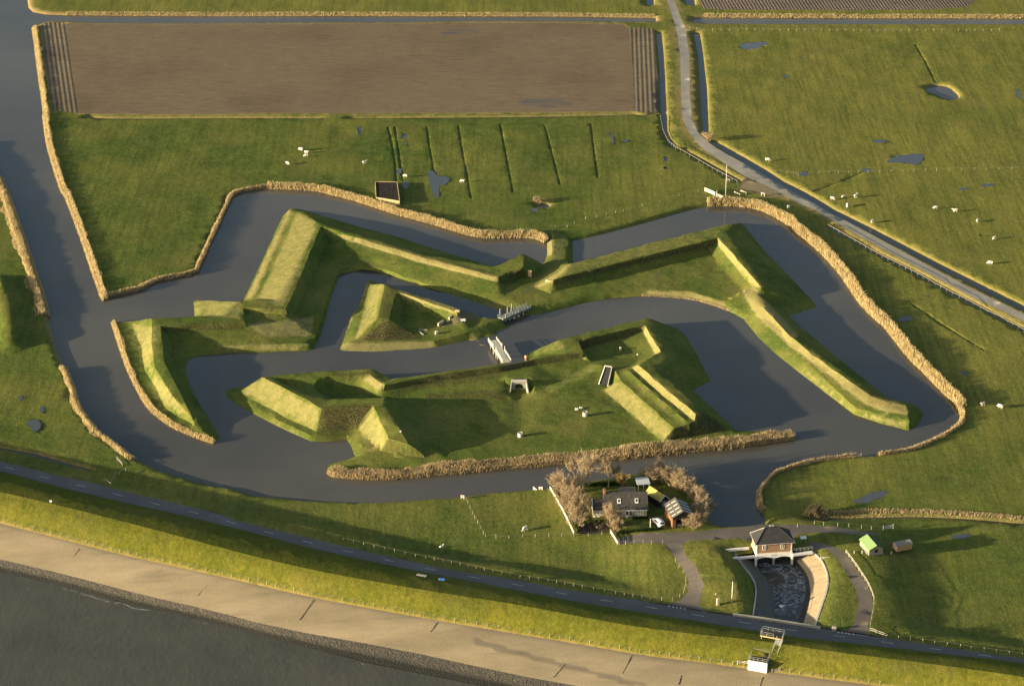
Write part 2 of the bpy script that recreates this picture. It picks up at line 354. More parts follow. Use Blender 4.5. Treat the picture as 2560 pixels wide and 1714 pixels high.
basin_px = many(N,(535,650),(620,770),(700,870),(745,970),(735,1100),(710,1262),(900,1290),(1100,1318),(1312,1352),(1380,1150),(1430,1010),(1450,880),(1400,720),(1300,622),(1090,600),(730,630))
# ------------------------------------------------------------------ the sea dyke: levels along traced lines
Z_ROAD = 3.1
road_up = [(-900,940),(-500,1035),(-200,1105)]+[(0,1152),(150,1190),(192,1197),(249,1212),(390,1247),(540,1280),(600,1304),(780,1346),(960,1388),(1140,1427),(1300,1449),(1420,1475),(1599,1499),(1671,1512),(1766,1528.5),(1838,1537.5),(1999,1563),(2068,1571),(2216,1594),(2370,1617),(2560,1646),(2900,1694),(3300,1745)]
road_lo = [(-900,962),(-500,1058),(-200,1128),(0,1176),(150,1217),(300,1253),(450,1286),(600,1322),(700,1349),(780,1370),(960,1409),(1140,1445),(1300,1475),(1449,1505),(1599,1528.5),(1748,1552),(1898,1579),(1999,1594),(2088,1603),(2216,1617),(2345,1632),(2560,1655),(2900,1706),(3300,1760)]
crest_l = [(-900,1005),(-500,1105),(-200,1180),(0,1229),(150,1263),(300,1301),(450,1340),(600,1381),(780,1424),(960,1457),(1140,1487),(1300,1511),(1449,1540),(1599,1567),(1748,1585),(1900,1600),(2088,1629),(2268,1650),(2560,1690),(2900,1745),(3300,1800)]
revet_l = [(-900,1085),(-500,1185),(-200,1258),(0,1307),(150,1346),(300,1385),(450,1418),(600,1451),(780,1493),(960,1526),(1110,1553),(1300,1585),(1449,1609),(1599,1636),(1748,1654),(1868,1670.5),(1999,1688),(2200,1714),(2560,1762),(2900,1815),(3300,1870)]
stone_l = [(-900,1160),(-500,1268),(-200,1350),(0,1397),(180,1439),(360,1487),(510,1520),(700,1570),(984,1619),(1300,1688),(1390,1704),(1700,1760),(2200,1830),(2900,1930),(3300,1990)]
sea_l = [(-900,1190),(-500,1300),(-200,1382),(0,1431),(102,1454),(156,1466),(210,1481),(294,1505),(450,1539),(570,1568),(929,1661),(1202,1716),(1700,1815),(2200,1890),(2900,1995),(3300,2060)]
road_up_xy = np.array(xy(road_up, Z_ROAD))
moat = np.array(xy(moat_px)); canal_e = np.array(xy(canal_e_px))
ditches = [np.array(xy(d, .35)) for d in ditches_px]
grooves = [np.array(strip(g, .5)) for g in groove_px]
ponds = [np.array(smooth_line(xy(p, .45), 2, True)) for p in pond_px]
plateau = np.array(xy(many(N,(-250,540),(150,470),(800,420),(1500,430),(1800,500),(1950,800),(1980,1100),(1950,1450),(-300,1190),(-150,900)), 3.3))
mound1 = np.array(xy(many(N,(120,690),(280,610),(440,650),(560,900),(560,1050),(470,1170),(260,1120),(230,900)), 4.0))
mound2 = np.array(xy([(-12,690),(6,700),(20,740),(28,790),(34,832),(24,850),(12,800),(0,740)], 2.5))
houseplot = np.array(xy(many(Mz,(330,420),(1000,380),(1400,350),(1900,500),(1960,840),(1050,960),(600,920)), 1.2))
def ditchdist(pt):
    d = np.full(len(pt), 1e9)
    for q in ditches+ponds: d = np.minimum(d, dist(pt, q, True))
    return d
def zbase(pt):
    pt = np.asarray(pt, float)[:, :2]
    z = np.full(len(pt), .8)
    dr = dist(pt, road_up_xy)
    z = np.maximum(z, .8+2.3*np.clip(1-(dr-np.interp(pt[:,0], [-115,-55], [.3,4.8]))/6.5, 0, 1))
    dp = np.where(inpoly(pt, plateau), 0, dist(pt, plateau, True))
    z = np.maximum(z, .8+2.5*np.clip(1-dp/16, 0, 1))
    dm = np.where(inpoly(pt, mound1), 0, dist(pt, mound1, True))
    z = z+1.1*np.clip(1-dm/5, 0, 1)**1.3*np.clip((dr-3)/8, 0, 1)
    dm2 = np.where(inpoly(pt, mound2), 0, dist(pt, mound2, True)); z = z+2.8*np.clip(1-dm2/4.5, 0, 1)
    dh = np.where(inpoly(pt, houseplot), 0, dist(pt, houseplot, True))
    z = np.maximum(z, .8+.5*np.clip(1-dh/6, 0, 1))
    return z
def zground(pt):
    pt = np.asarray(pt, float)[:, :2]
    z = zbase(pt)
    dmo = np.minimum(dist(pt, moat, True), dist(pt, canal_e, True))
    z = np.minimum(z, -.05+np.clip(dmo/1.1, 0, 1)*.85+np.clip(dmo-1.1, 0, 99)*.75)
    db = dist(pt, basin_xy, True); z = np.minimum(z, 2.4+.42*db)
    dd = ditchdist(pt); z = np.minimum(z, -.05+np.clip(dd/.9, 0, 1)*.85+np.clip(dd-.9, 0, 99)*.6)
    return z
basin_xy = np.array(xy(basin_px, 2.4))
def ground(px, py, n=7):
    """photo pixel -> point on the polder surface"""
    z = .8
    for _ in range(n):
        p = W(px, py, z); z = float(zground([p[:2]])[0])
    return W(px, py, z)
def gxy(pts): return [tuple(ground(p[0], p[1])[:2]) for p in pts]
# ------------------------------------------------------------------ ground sheet: one constrained triangulation, split by cover
regions = [('puddle', np.array(smooth_line(xy(p, .8), 2, True))) for p in puddle_px]
for nm, px in (('ploughed_field', plough_px), ('headland_left', headl_px), ('headland_right', headr_px), ('ploughed_field_far', plough2_px), ('lane', lane_px), ('dirt_patch', dirt_px)):
    regions.append((nm, np.array(xy(px, .8))))
for nm, px in (('driveway', drive_px), ('driveway_w', drive1_px), ('driveway_e', drive2_px)): regions.append((nm, np.array(gxy(px))))
waters = [moat, canal_e, basin_xy]+ditches+ponds
domain = [tuple(p) for p in road_up_xy]+[(520,1500),(-520,1500)]
def build_ground():
    pts, edges, zfix = [], [], []
    def add(poly, step, closed=True):
        q = dens(poly, step, closed); i0 = len(pts); pts.extend([tuple(p) for p in q]); n = len(q)
        edges.extend([(i0+k, i0+(k+1) % n) for k in range(n if closed else n-1)])
    add(road_up_xy, 3.0, False)
    for wtr in waters: add(wtr, 2.2)
    for g in grooves: add(g, 2.2)
    for nm, rg in regions: add(rg, 2.5)
    # offset rings that carry the banks
    def ring(poly, off, step):
        q = dens(poly, step, True); d = np.roll(q, -1, 0)-np.roll(q, 1, 0); d /= np.maximum(np.hypot(d[:,0], d[:,1]), 1e-6)[:,None]
        nn = np.stack([-d[:,1], d[:,0]], 1)
        for sgn in (1, -1):
            r = q+nn*off*sgn; ok = ~inpoly(r, poly) & (dist(r, poly, True) > off*.8); pts.extend([tuple(p) for p in r[ok]])
    for wtr in (moat, canal_e):
        ring(wtr, .55, 2.0); ring(wtr, 1.15, 2.0)
    for wtr in ditches+ponds: ring(wtr, .45, 2.2); ring(wtr, .95, 2.2)
    ring(basin_xy, 2.5, 2.0); ring(basin_xy, 5, 2.5)
    for g in grooves: ring(g, .22, 1.8); ring(g, .5, 1.8); ring(g, 1.0, 2.2)
    # filling grid
    gx = []
    y = 470.0
    while y < 1480:
        hw = y*.23+34; st = 2.6 if y < 1060 else 9
        x = -hw
        while x < hw: gx.append((x+RNG.uniform(-.35,.35)*st, y+RNG.uniform(-.35,.35)*st)); x += st
        y += st
    gx = np.array(gx); ok = inpoly(gx, domain)
    for wtr in waters: ok &= ~inpoly(gx, wtr)
    gx = gx[ok]
    near = np.full(len(gx), 1e9)
    for wtr in waters: near = np.minimum(near, dist(gx, wtr, True))
    near = np.minimum(near, dist(gx, road_up_xy)); gx = gx[near > 1.5]
    pts.extend([tuple(p) for p in gx]); pts.extend([(520,1500),(-520,1500)])
    V, Tn, orig = cdt(pts, edges)
    c = V[Tn].mean(1)
    keep = inpoly(c, domain)
    for wtr in waters: keep &= ~inpoly(c, wtr)
    Tn = Tn[keep]; c = c[keep]
    z = zground(V)
    px, py = V[:,0], V[:,1]
    dmo = np.minimum(dist(V, moat, True), dist(V, canal_e, True)); ddi = ditchdist(V)
    inreg = np.zeros(len(V), bool)
    for nm, rg in regions: inreg |= inpoly(V, rg)
    amp = np.clip((np.minimum(dmo, ddi)-1.2)/4, 0, 1)*np.where(inreg, .12, 1)*np.clip(dist(V, road_up_xy)/3, 0, 1)*np.clip((dist(V, basin_xy, True)-1)/3, 0, 1)
    ca, sa = math.cos(.12), math.sin(.12); rx = px*ca-py*sa; ry = px*sa+py*ca
    z = z+amp*(.11*vnoise(px,py,7.0,1)+.08*vnoise(px,py,3.2,2)+(.02+.07*((proj(np.column_stack([V, z]))[:,1] < 800)))*vnoise(rx*2.6,ry*.35,6.0,3)+.16*vnoise(px,py,26,4))
    dry = np.zeros(len(V)); tint = np.zeros(len(V)); soil = np.zeros(len(V)); weed_shade = np.zeros(len(V))
    for g in grooves:
        ins = inpoly(V, g); dg = np.where(ins, 0, dist(V, g, True)); dl = dist(V, g[:len(g)//2]); 
        z = np.where(ins | (dg < .05), z-.22, z)
        dry = np.maximum(dry, np.where((dg > .05) & (dg < .5), .10, 0))
    pr = proj(np.column_stack([V, z]))
    ppx, ppy = pr[:,0], pr[:,1]
    dca = np.minimum(dist(V, canal_e, True), np.where(ppy < 120, dist(V, moat, True), 99))
    dry = np.maximum(dry, .85*np.clip(1-dca/4.5, 0, 1)*(ppy < 110))
    dry = np.maximum(dry, .75*np.clip(1-dmo/3.0, 0, 1)*((ppx < 420) & (ppy > 60)))
    lane = dict(regions)['lane']; dln = dist(V, lane, True)
    dry = np.maximum(dry, .62*np.clip(1-dln/6, 0, 1)*np.where(ddi < 9, 1, .6))
    dry = np.maximum(dry, .6*np.clip(1-ddi/2.4, 0, 1)*((ppy < 1000) | (ppx > 2000) | (ppx < 240)))
    dry = np.maximum(dry, .30*np.clip(1-dist(V, road_up_xy)/7, 0, 1))
    pf = dict(regions)
    for ln in (many(C,(0,512),(350,435),(700,345),(1050,245),(1420,165)), many(C,(0,535),(350,458),(700,368),(1050,268),(1420,185))):
        dry = np.maximum(dry, .5*np.clip(1-dist(V, xy(ln, .8))/1.1, 0, 1))
    dpf = dist(V, pf['ploughed_field'], True); dry = np.maximum(dry, .75*np.clip(1-dpf/2.6, 0, 1))
    tint = np.clip((ppx-1400)/700, -.3, .75)*np.clip((1250-ppy)/300, 0, 1)
    tint = np.maximum(tint, np.clip((70-ppy)/40, 0, 1)*.7*(ppx < 1700))
    tint = np.where((ppy > 1180) & (ppx < 2050), .30, tint)
    tint = np.where((ppy > 1180) & (ppx >= 2050), .12, tint)
    tint = tint+np.where((ppx < 300) & (ppy > 440) & (ppy < 1180), .05, 0)
    tint = np.maximum(tint, .85*np.clip(1-dist(V, mound1, True)/5, 0, 1)); tint = np.where(inpoly(V, mound1), .75, tint); tint = np.where(inpoly(V, mound2), .5, tint)
    pd = dict(regions)['dirt_patch']; soil = np.maximum(soil, np.clip(1-dist(V, pd, True)/1.5, 0, 1)*.8)
    V3 = np.column_stack([V, z])
    lab = np.full(len(Tn), -1)
    for k, (nm, rg) in enumerate(regions): lab[(lab < 0) & inpoly(c, rg)] = k
    names = [nm for nm, _ in regions]
    def out(sel, name, mat, attrs=True, kind='structure', flat=None):
        if not sel.any(): return None
        v, tn, u = compact(V3, Tn[sel]); v = v.copy()
        if flat is not None: v[:,2] = flat
        o = tri_mesh(name, v, tn, mat, dict(dry=dry[u], tint=tint[u], soil=soil[u], weed_shade=weed_shade[u]))
        return prop(o, kind=kind)
    out(lab < 0, 'ground', GR['meadow'])
    isn = lambda *nn: np.array([l >= 0 and names[l] in nn for l in lab])
    rotp = R(-1.0)
    mp = plough_mat('ploughed_soil', R(-.3), .55, .75, (.160,.120,.072), (.235,.180,.112))
    wet = 0
    o = out(isn('ploughed_field'), 'ploughed_field', mp)
    v = np.zeros(len(o.data.vertices)*3); o.data.vertices.foreach_get('co', v); q = proj(v.reshape(-1,3))
    wet = np.zeros(len(q))
    for poly in (many(S,(270,760),(300,725),(560,725),(700,760),(540,785)), many(Rr,(1440,240),(1600,215),(1800,215),(1700,235),(1540,250))):
        wet = np.maximum(wet, np.where(inpoly(q, poly), 1, 0))
    at = o.data.attributes.new('wet', 'FLOAT', 'POINT'); at.data.foreach_set('value', wet.astype(np.float32))
    mh = plough_mat('ridged_soil', R(90-12), .175, 1.0, (.10,.082,.058), (.22,.175,.115), .35)
    mh2 = plough_mat('ridged_soil_narrow', R(90+2), .175, 1.0, (.10,.082,.058), (.22,.175,.115), .35)
    out(isn('headland_left'), 'ploughed_headland', mh)
    out(isn('headland_right'), 'ploughed_headland', mh2)
    out(isn('ploughed_field_far'), 'ploughed_field', plough_mat('dark_soil', R(84), .22, 1.0, (.105,.080,.065), (.20,.16,.13), 1.2))
    ml = asphalt('worn_asphalt', (.25,.235,.195)); out(isn('lane'), 'lane', ml)
    out(isn('dirt_patch'), 'dirt_patch', plain('trodden_dirt', (.20,.165,.095), .95, .3, 1.2, bump=.3))
    md = asphalt('drive_asphalt', (.125,.105,.085)); out(isn('driveway', 'driveway_w', 'driveway_e'), 'driveway', md)
    out(isn('puddle'), 'puddle_water', M_PUD, flat=.80)
M_PUD = water('puddle_water_mat', (.060,.070,.074), (.075,.080,.080), ripple=.02, rough=.04)
build_ground()
# ------------------------------------------------------------------ water sheets
def sheet(name, poly, z, mat):
    m = MB(); m.quad(*[(p[0], p[1], z) for p in poly]); o = m.put(name, mat); return prop(o, kind='structure')
sheet('moat_water', [tuple(p) for p in road_up_xy[::1]]+[(520,1500),(-520,1500)], 0.0, M_WATER)
# ------------------------------------------------------------------ sea dyke as lofted strips
def resample(line, zs, step=2.5):
    p = [tuple(W(a[0], a[1], zs)) for a in line]; p = smooth_line(p, 1); return dens(p, .8)
def loft(name, la, za, lb, zb, mat, rows, nz=0.0, bulge=0.0, attrs=None, kind='structure', n=420, zlist=None):
    a = resample(la, za); b = resample(lb, zb)
    def ev(l):
        s = np.concatenate([[0], np.cumsum(np.hypot(*(l[1:]-l[:-1])[:, :2].T))]); xs = l[:,0]
        t = np.linspace(-260, 330, n); return np.stack([t, np.interp(t, xs, l[:,1]), np.interp(t, xs, l[:,2])], 1)
    a, b = ev(a), ev(b); V = []; 
    for r in range(rows+1):
        t = r/rows; q = a*(1-t)+b*t; e = math.sin(math.pi*t)
        q[:,2] += bulge*e
        if nz: q[:,2] += nz*min(1, 3*t*(1-t)*1.4)*(vnoise(q[:,0],q[:,1],4,5)+.6*vnoise(q[:,0],q[:,1],1.8,6))
        V.append(q)
    V = np.concatenate(V); Tn = []
    idx = np.arange((rows+1)*n).reshape(rows+1, n)
    for r in range(rows):
        p0, p1, p2, p3 = idx[r,:-1], idx[r,1:], idx[r+1,1:], idx[r+1,:-1]
        Tn.append(np.stack([p0,p1,p2],1)); Tn.append(np.stack([p0,p2,p3],1))
    Tn = np.concatenate(Tn); 
    t0 = V[Tn[:1]][0]; 
    if np.cross(t0[1]-t0[0], t0[2]-t0[0])[2] < 0: Tn = Tn[:, ::-1]
    tt = np.repeat(np.linspace(0,1,rows+1), n)
    at = dict(dry=np.zeros(len(V)), tint=np.zeros(len(V)), soil=np.zeros(len(V)), weed_shade=np.zeros(len(V)))
    if attrs: at.update(attrs(V, tt))
    o = tri_mesh(name, V, Tn, mat, at); return prop(o, kind=kind)
Z_CREST, Z_REV, Z_ST = 9.0, 4.4, 1.1
m_road = asphalt('road_asphalt', (.10,.10,.10))
loft('road', road_up, Z_ROAD, road_lo, Z_ROAD, m_road, 2)
loft('dyke_slope', road_lo, Z_ROAD, crest_l, Z_CREST, GR['dyke'], 18, .09, 1.15, lambda V, t: dict(tint=.15*t, dry=.15*(t < .06)))
loft('dyke_slope', crest_l, Z_CREST, revet_l, Z_REV, GR['dyke'], 18, .09, .75, lambda V, t: dict(tint=.55+0*t, dry=.6*np.clip((t-.86)/.1, 0, 1)))
def concrete():
    t = NT('revetment_asphalt')
    c = t.mix(t.ramp(t.noise(.12, 6, vec=t.map(.35, (.25,1,1)), rough=.65), .38, .68), (.20,.165,.105), (.285,.235,.15))
    c = t.mix(t.math('MULTIPLY', t.ramp(t.noise(.35, 6, vec=t.map(.35, (.1,1,1))), .55, .75), .5), c, (.12,.105,.075))
    c = t.mix(1.0, c, t.ramp(t.noise(2.5, 7, rough=.75), .25, .75, (.82,)*3, (1.14,)*3), 'MULTIPLY')
    c = t.mix(t.math('MULTIPLY', t.attr('wet'), .75), c, (.095,.085,.068))
    t.bump(t.noise(1.5, 6), .25, .1); return t.set(c, .9, .15)
stain = many(P,(-400,640),(0,755),(300,840),(560,905),(700,930),(860,985),(1100,1040),(900,1040),(700,985),(560,940),(300,880),(0,800),(-400,700))
def revat(V, t):
    q = proj(V); wv = .62*np.clip(1-t/.10, 0, 1)+.35*np.clip(1-t/.3, 0, 1)*(vnoise(V[:,0], V[:,1], 9, 3)*.5+.5)
    wv = np.maximum(wv, np.where(inpoly(q, stain), .8, 0)); return dict(wet=np.clip(wv, 0, 1))
loft('revetment_slope', revet_l, Z_REV, stone_l, Z_ST, concrete(), 16, 0.02, .1, revat, n=600)
def basalt():
    t = NT('basalt_stones')
    v = t.n('TexVoronoi', 0, Vector=t.P(), Scale=2.4); vc = t.n('TexVoronoi', 1, Vector=t.P(), Scale=2.4)
    c = t.mix(t.ramp(vc, .2, .9), (.070,.062,.048), (.150,.128,.094)); c = t.mix(t.math('MULTIPLY', t.ramp(v, .25, .6), .6), c, (.045,.042,.034))
    c = t.mix(t.math('MULTIPLY', t.attr('wet'), .85), c, (.012,.013,.010))
    t.bump(t.math('SUBTRACT', 1.0, v), .6, .15); return t.set(c, .75, .3)
loft('stone_bank', stone_l, Z_ST, sea_l, -.15, basalt(), 6, .05, 0, lambda V, t: dict(wet=np.clip((t-.45)/.2, 0, 1)))
def sea_sheet():
    a = [tuple(W(p[0], p[1]-3, 0)) for p in sea_l]
    m = MB(); m.quad(*([(p[0], p[1], 0) for p in a]+[(330,150,0),(-330,150,0)])); prop(m.put('sea_water', M_SEA), kind='structure')
sea_sheet()
# foam line where the sea meets the stones
def foam():
    t = NT('foam'); t.set(t.mix(t.ramp(t.noise(1.5, 5), .3, .7), (.25,.245,.21), (.45,.44,.40)), .7); m = MB()
    ln = dens(smooth_line([tuple(W(p[0], p[1]+2, 0)) for p in sea_l[2:13]], 1), .5)
    for i, p in enumerate(ln[:-1]):
        k = vnoise(p[0], p[1], 12, 8)+.9*vnoise(p[0], p[1], 1.3, 9)
        if k > .05 and (p[0] < -75 or k > .7):
            wd = .03+.09*k; yo = -.2+.5*vnoise(p[0], p[1], 1.6, 10); q = ln[i+1]
            m.quad((p[0],p[1]+yo-wd,.03),(q[0],q[1]+yo-wd,.03),(q[0],q[1]+yo+wd,.03),(p[0],p[1]+yo+wd,.03))
    prop(m.put('foam', t.m), kind='stuff')
foam()
# joints in the revetment and lane markings
def dyke_point(px, py, z0, z1, la, lb):
    """point on the strip between two traced lines"""
    ya = np.interp(px, [p[0] for p in la], [p[1] for p in la]); yb = np.interp(px, [p[0] for p in lb], [p[1] for p in lb])
    z = z0
    for _ in range(1):
        t = np.clip((py-ya)/(yb-ya), 0, 1); z = z0+(z1-z0)*t
    return W(px, py, z)
def joints():
    m = MB()
    for (a, b) in ((K(668,905),K(622,962)),(K(1725,1215),K(1650,1300)),(L(622,1328),L(500,1500)),(L(1650,1520),L(1590,1600)),(P(938,792),P(860,950)),(P(385,868),P(280,980)),(P(1352,965),P(1330,1040)),(P(2035,975),P(2010,1060))):
        n = 8; prev = None
        for i in range(n+1):
            t = i/n; q = dyke_point(a[0]+(b[0]-a[0])*t+random.uniform(-.8,.8), a[1]+(b[1]-a[1])*t, Z_REV, Z_ST, revet_l, stone_l); q.z += .10
            if prev is not None:
                wd = random.uniform(.08,.16); m.quad((prev.x-wd,prev.y,prev.z),(q.x-wd,q.y,q.z),(q.x+wd,q.y,q.z),(prev.x+wd,prev.y,prev.z))
            prev = q
    prop(m.put('joint_line', plain('tar', (.03,.028,.022), .7)), kind='structure')
joints()
def markings():
    mk = plain('road_paint', (.42,.42,.40), .7, .25, 3); m = MB()
    cl = [((a[0]+np.interp(a[0], [p[0] for p in road_lo], [p[0] for p in road_lo]))/2, .54*a[1]+.46*np.interp(a[0], [p[0] for p in road_lo], [p[1] for p in road_lo])) for a in road_up]
    ln = dens(smooth_line([tuple(W(p[0], p[1], Z_ROAD+.02)) for p in cl], 2), .25)
    sl = np.concatenate([[0], np.cumsum(np.hypot(*(ln[1:]-ln[:-1])[:, :2].T))])
    ref = W(K(90,225)[0], K(90,225)[1], Z_ROAD); s0 = sl[np.argmin(np.hypot(ln[:,0]-ref.x, ln[:,1]-ref.y))]
    per = 11.75; k = -30
    def at(s): return np.array([np.interp(s, sl, ln[:,i]) for i in range(3)])
    while s0+k*per < sl[-1]-5:
        s = s0+k*per; k += 1
        if s < 3: continue
        a, b = at(s-1.5), at(s+1.5); d = b-a; nn = np.array([-d[1], d[0], 0])/np.hypot(d[0], d[1])*.09
        m.quad(a-nn, b-nn, b+nn, a+nn)
    for reg, pts in ((P, ((1245,380),(1280,386),(1312,390),(1344,395),(1378,400))), (N, ((1545,1398),(1580,1403),(1615,1408),(1650,1413),(1690,1420)))):
        for q in pts:
            c = W(*reg(*q)[:2], Z_ROAD+.02); m.quad((c.x-.35,c.y-.30,c.z),(c.x+.35,c.y-.42,c.z),(c.x+.05,c.y+.45,c.z))
    for reg, q0, q1 in ((P,(1520,424),(1560,431)),(N,(1720,1424),(1830,1440))):
        a, b = W(*reg(*q0)[:2], Z_ROAD+.02), W(*reg(*q1)[:2], Z_ROAD+.02); m.quad((a.x,a.y-.08,a.z),(b.x,b.y-.08,b.z),(b.x,b.y+.08,b.z),(a.x,a.y+.08,a.z))
    prop(m.put('road_marking', mk), kind='structure')
markings()
# ================================================================== THE FORT (terrain models built from break lines)
def build_tin(name, label, outline, lines, points=(), dry=(), weed_shade=(), soil=(), step=1.15, noise=1.0, cat='rampart', tint=.1):
    pts, edges, zz = [], [], []
    def add(poly, closed):
        q = [tuple(W(p[0], p[1], p[2])) for p in poly]; i0 = len(pts)
        for a in q: pts.append(a[:2]); zz.append(a[2])
        n = len(q); edges.extend([(i0+k, i0+(k+1) % n) for k in range(n if closed else n-1)])
    out3 = [(p[0], p[1], p[2] if len(p) > 2 else -.05) for p in outline]
    add(out3, True)
    for l in lines: add(l, False)
    for p in points: q = W(*p); pts.append(tuple(q)[:2]); zz.append(q.z)
    V, Tn, orig = cdt(pts, edges, 1e-3)
    zc = np.full(len(V), np.nan)
    for i, o in enumerate(orig):
        if len(o): zc[i] = np.mean([zz[k] for k in o])
    bad = [i for i in range(len(V)) if np.isnan(zc[i])]
    opl = np.array([W(p[0], p[1], p[2])[:2] for p in out3])
    if bad:
        good = ~np.isnan(zc)
        for i in bad:
            # interpolate along the crossing edges: nearest constraint edges
            best = []
            for a, b in edges:
                pa, pb = np.array(pts[a]), np.array(pts[b]); d = pb-pa; t = ((V[i]-pa)@d)/max(d@d, 1e-9)
                if -.01 <= t <= 1.01 and np.hypot(*(V[i]-pa-d*t)) < .01: best.append(zz[a]+(zz[b]-zz[a])*t)
            zc[i] = np.mean(best) if best else 1.0
            qq = proj(np.array([[V[i][0], V[i][1], zc[i]]]))[0]
            print('CROSS', name, [round(float(v)) for v in qq], [round(float(b), 1) for b in best])
    c = V[Tn].mean(1); Tn = Tn[inpoly(c, opl)]
    # dense second pass
    dp, de = [], []
    def add2(poly, closed, jit):
        q = dens([tuple(W(p[0], p[1], p[2])[:2]) for p in poly], 1.3, closed); i0 = len(dp); n = len(q)
        if jit: q = q+np.stack([vnoise(q[:,0], q[:,1], 3.5, 21), vnoise(q[:,0], q[:,1], 3.5, 22)], 1)*jit
        dp.extend([tuple(a) for a in q]); de.extend([(i0+k, i0+(k+1) % n) for k in range(n if closed else n-1)])
    add2(out3, True, .16)
    for l in lines: add2(l, False, .24)
    lo, hi = opl.min(0), opl.max(0)
    gx, gy = np.meshgrid(np.arange(lo[0], hi[0], step), np.arange(lo[1], hi[1], step)); g = np.stack([gx.ravel(), gy.ravel()], 1)
    g = g+RNG.uniform(-.3, .3, g.shape)*step
    g = g[inpoly(g, opl)]
    alld = dist(g, opl, True)
    for l in lines: alld = np.minimum(alld, dist(g, [tuple(W(p[0], p[1], p[2])[:2]) for p in l]))
    g = g[alld > .5]
    dp.extend([tuple(a) for a in g])
    V2, T2, _ = cdt(dp, de, 1e-3)
    z2 = np.full(len(V2), np.nan)
    for t in Tn:
        a, b, cc = V[t]; mn = np.minimum(np.minimum(a, b), cc)-.02; mx = np.maximum(np.maximum(a, b), cc)+.02
        s = np.where((V2[:,0] >= mn[0]) & (V2[:,0] <= mx[0]) & (V2[:,1] >= mn[1]) & (V2[:,1] <= mx[1]))[0]
        if not len(s): continue
        Tm = np.array([b-a, cc-a]).T; det = Tm[0,0]*Tm[1,1]-Tm[0,1]*Tm[1,0]
        if abs(det) < 1e-9: continue
        uv = np.linalg.solve(Tm, (V2[s]-a).T).T
        k = (uv[:,0] >= -1e-4) & (uv[:,1] >= -1e-4) & (uv.sum(1) <= 1.0001)
        z2[s[k]] = zc[t[0]]+(zc[t[1]]-zc[t[0]])*uv[k,0]+(zc[t[2]]-zc[t[0]])*uv[k,1]
    z2[np.isnan(z2)] = -.05
    c2 = V2[T2].mean(1); opl2 = np.array(dp[:len(dens([tuple(W(p[0], p[1], p[2])[:2]) for p in out3], 1.3, True))])
    T2 = T2[inpoly(c2, opl2)]
    de_ = np.clip(dist(V2, opl2, True)/1.5, 0, 1)
    z2 = z2+noise*de_*(.08*vnoise(V2[:,0],V2[:,1],2.2,31)+.07*vnoise(V2[:,0],V2[:,1],5.5,32)+.04*vnoise(V2[:,0],V2[:,1],1.2,33))
    V3 = np.column_stack([V2, z2]); v, tn, u = compact(V3, T2)
    q = proj(v)
    def mask(polys):
        m = np.zeros(len(q))
        for pl in polys:
            val = 1.0
            if isinstance(pl[0], (int, float)): val, pl = pl[0], pl[1]
            pp = np.array([p[:2] for p in pl]); ins = inpoly(q, pp); dd = dist(q, pp, True)
            m = np.maximum(m, val*np.where(ins, np.clip(.55+dd/5, 0, 1), np.clip(.5-dd/5, 0, 1)))
        return m
    o = tri_mesh(name, v, tn, GR['fort'], dict(dry=mask(dry), weed_shade=mask(weed_shade), soil=mask(soil), tint=np.full(len(q), tint)+.12*vnoise(v[:,0],v[:,1],14,40)), angle=R(24))
    return prop(o, label, cat)
# ------------------------------------------------------------------ outer rampart
outer_out = (many(F,(2080,1352),(2055,1358),(1900,1300),(1830,1270),(1700,1215),(1600,1150),(1450,1030),(1350,870),(1230,620),(1130,310),(1083,170))
 + many(F,(1300,185),(1500,203),(1880,190))+many(A,(140,1372),(125,1210),(140,1206),(400,1250),(608,1245),(627,1190),(750,930),(905,600),(1005,385),(1085,308),(1125,316),(1200,332))
 + many(B,(0,497),(300,572),(800,732),(1250,868),(1400,925),(1590,880),(1755,868),(1800,835),(1822,760),(1822,650),(1845,542,.75),(2035,566,.75),(2072,640),(2078,840))
 + many(C,(250,905),(900,735),(1600,545),(1752,455),(1800,490),(2000,740),(2340,1080))+many(D,(345,1285),(60,1365))
 + many(J,(450,122),(520,190),(720,360),(1010,600),(1260,800),(1400,915),(1560,955),(1680,990),(1740,1050),(1750,1080),(1700,1180),(1610,1232),(1580,1229),(1350,1170),(1080,1080),(800,870),(500,640),(300,480),(150,340),(60,230),(0,160))
 + many(C,(1800,1400),(1650,1320),(1500,1265),(1350,1220),(1200,1195),(1000,1178),(850,1170),(500,1190),(250,1240),(0,1305))
 + many(B,(1760,1350),(1650,1360),(1560,1345),(1330,1300),(1000,1190),(700,1100),(530,1045),(200,940),(0,925))+many(A,(1600,945),(1555,970),(1480,1170),(1365,1568))
 + many(G,(1105,290),(1000,300),(700,312),(350,315),(0,352))+many(F,(1900,520),(1830,560),(1810,640),(1850,780),(1950,980),(2060,1150),(2140,1280),(2143,1320)))
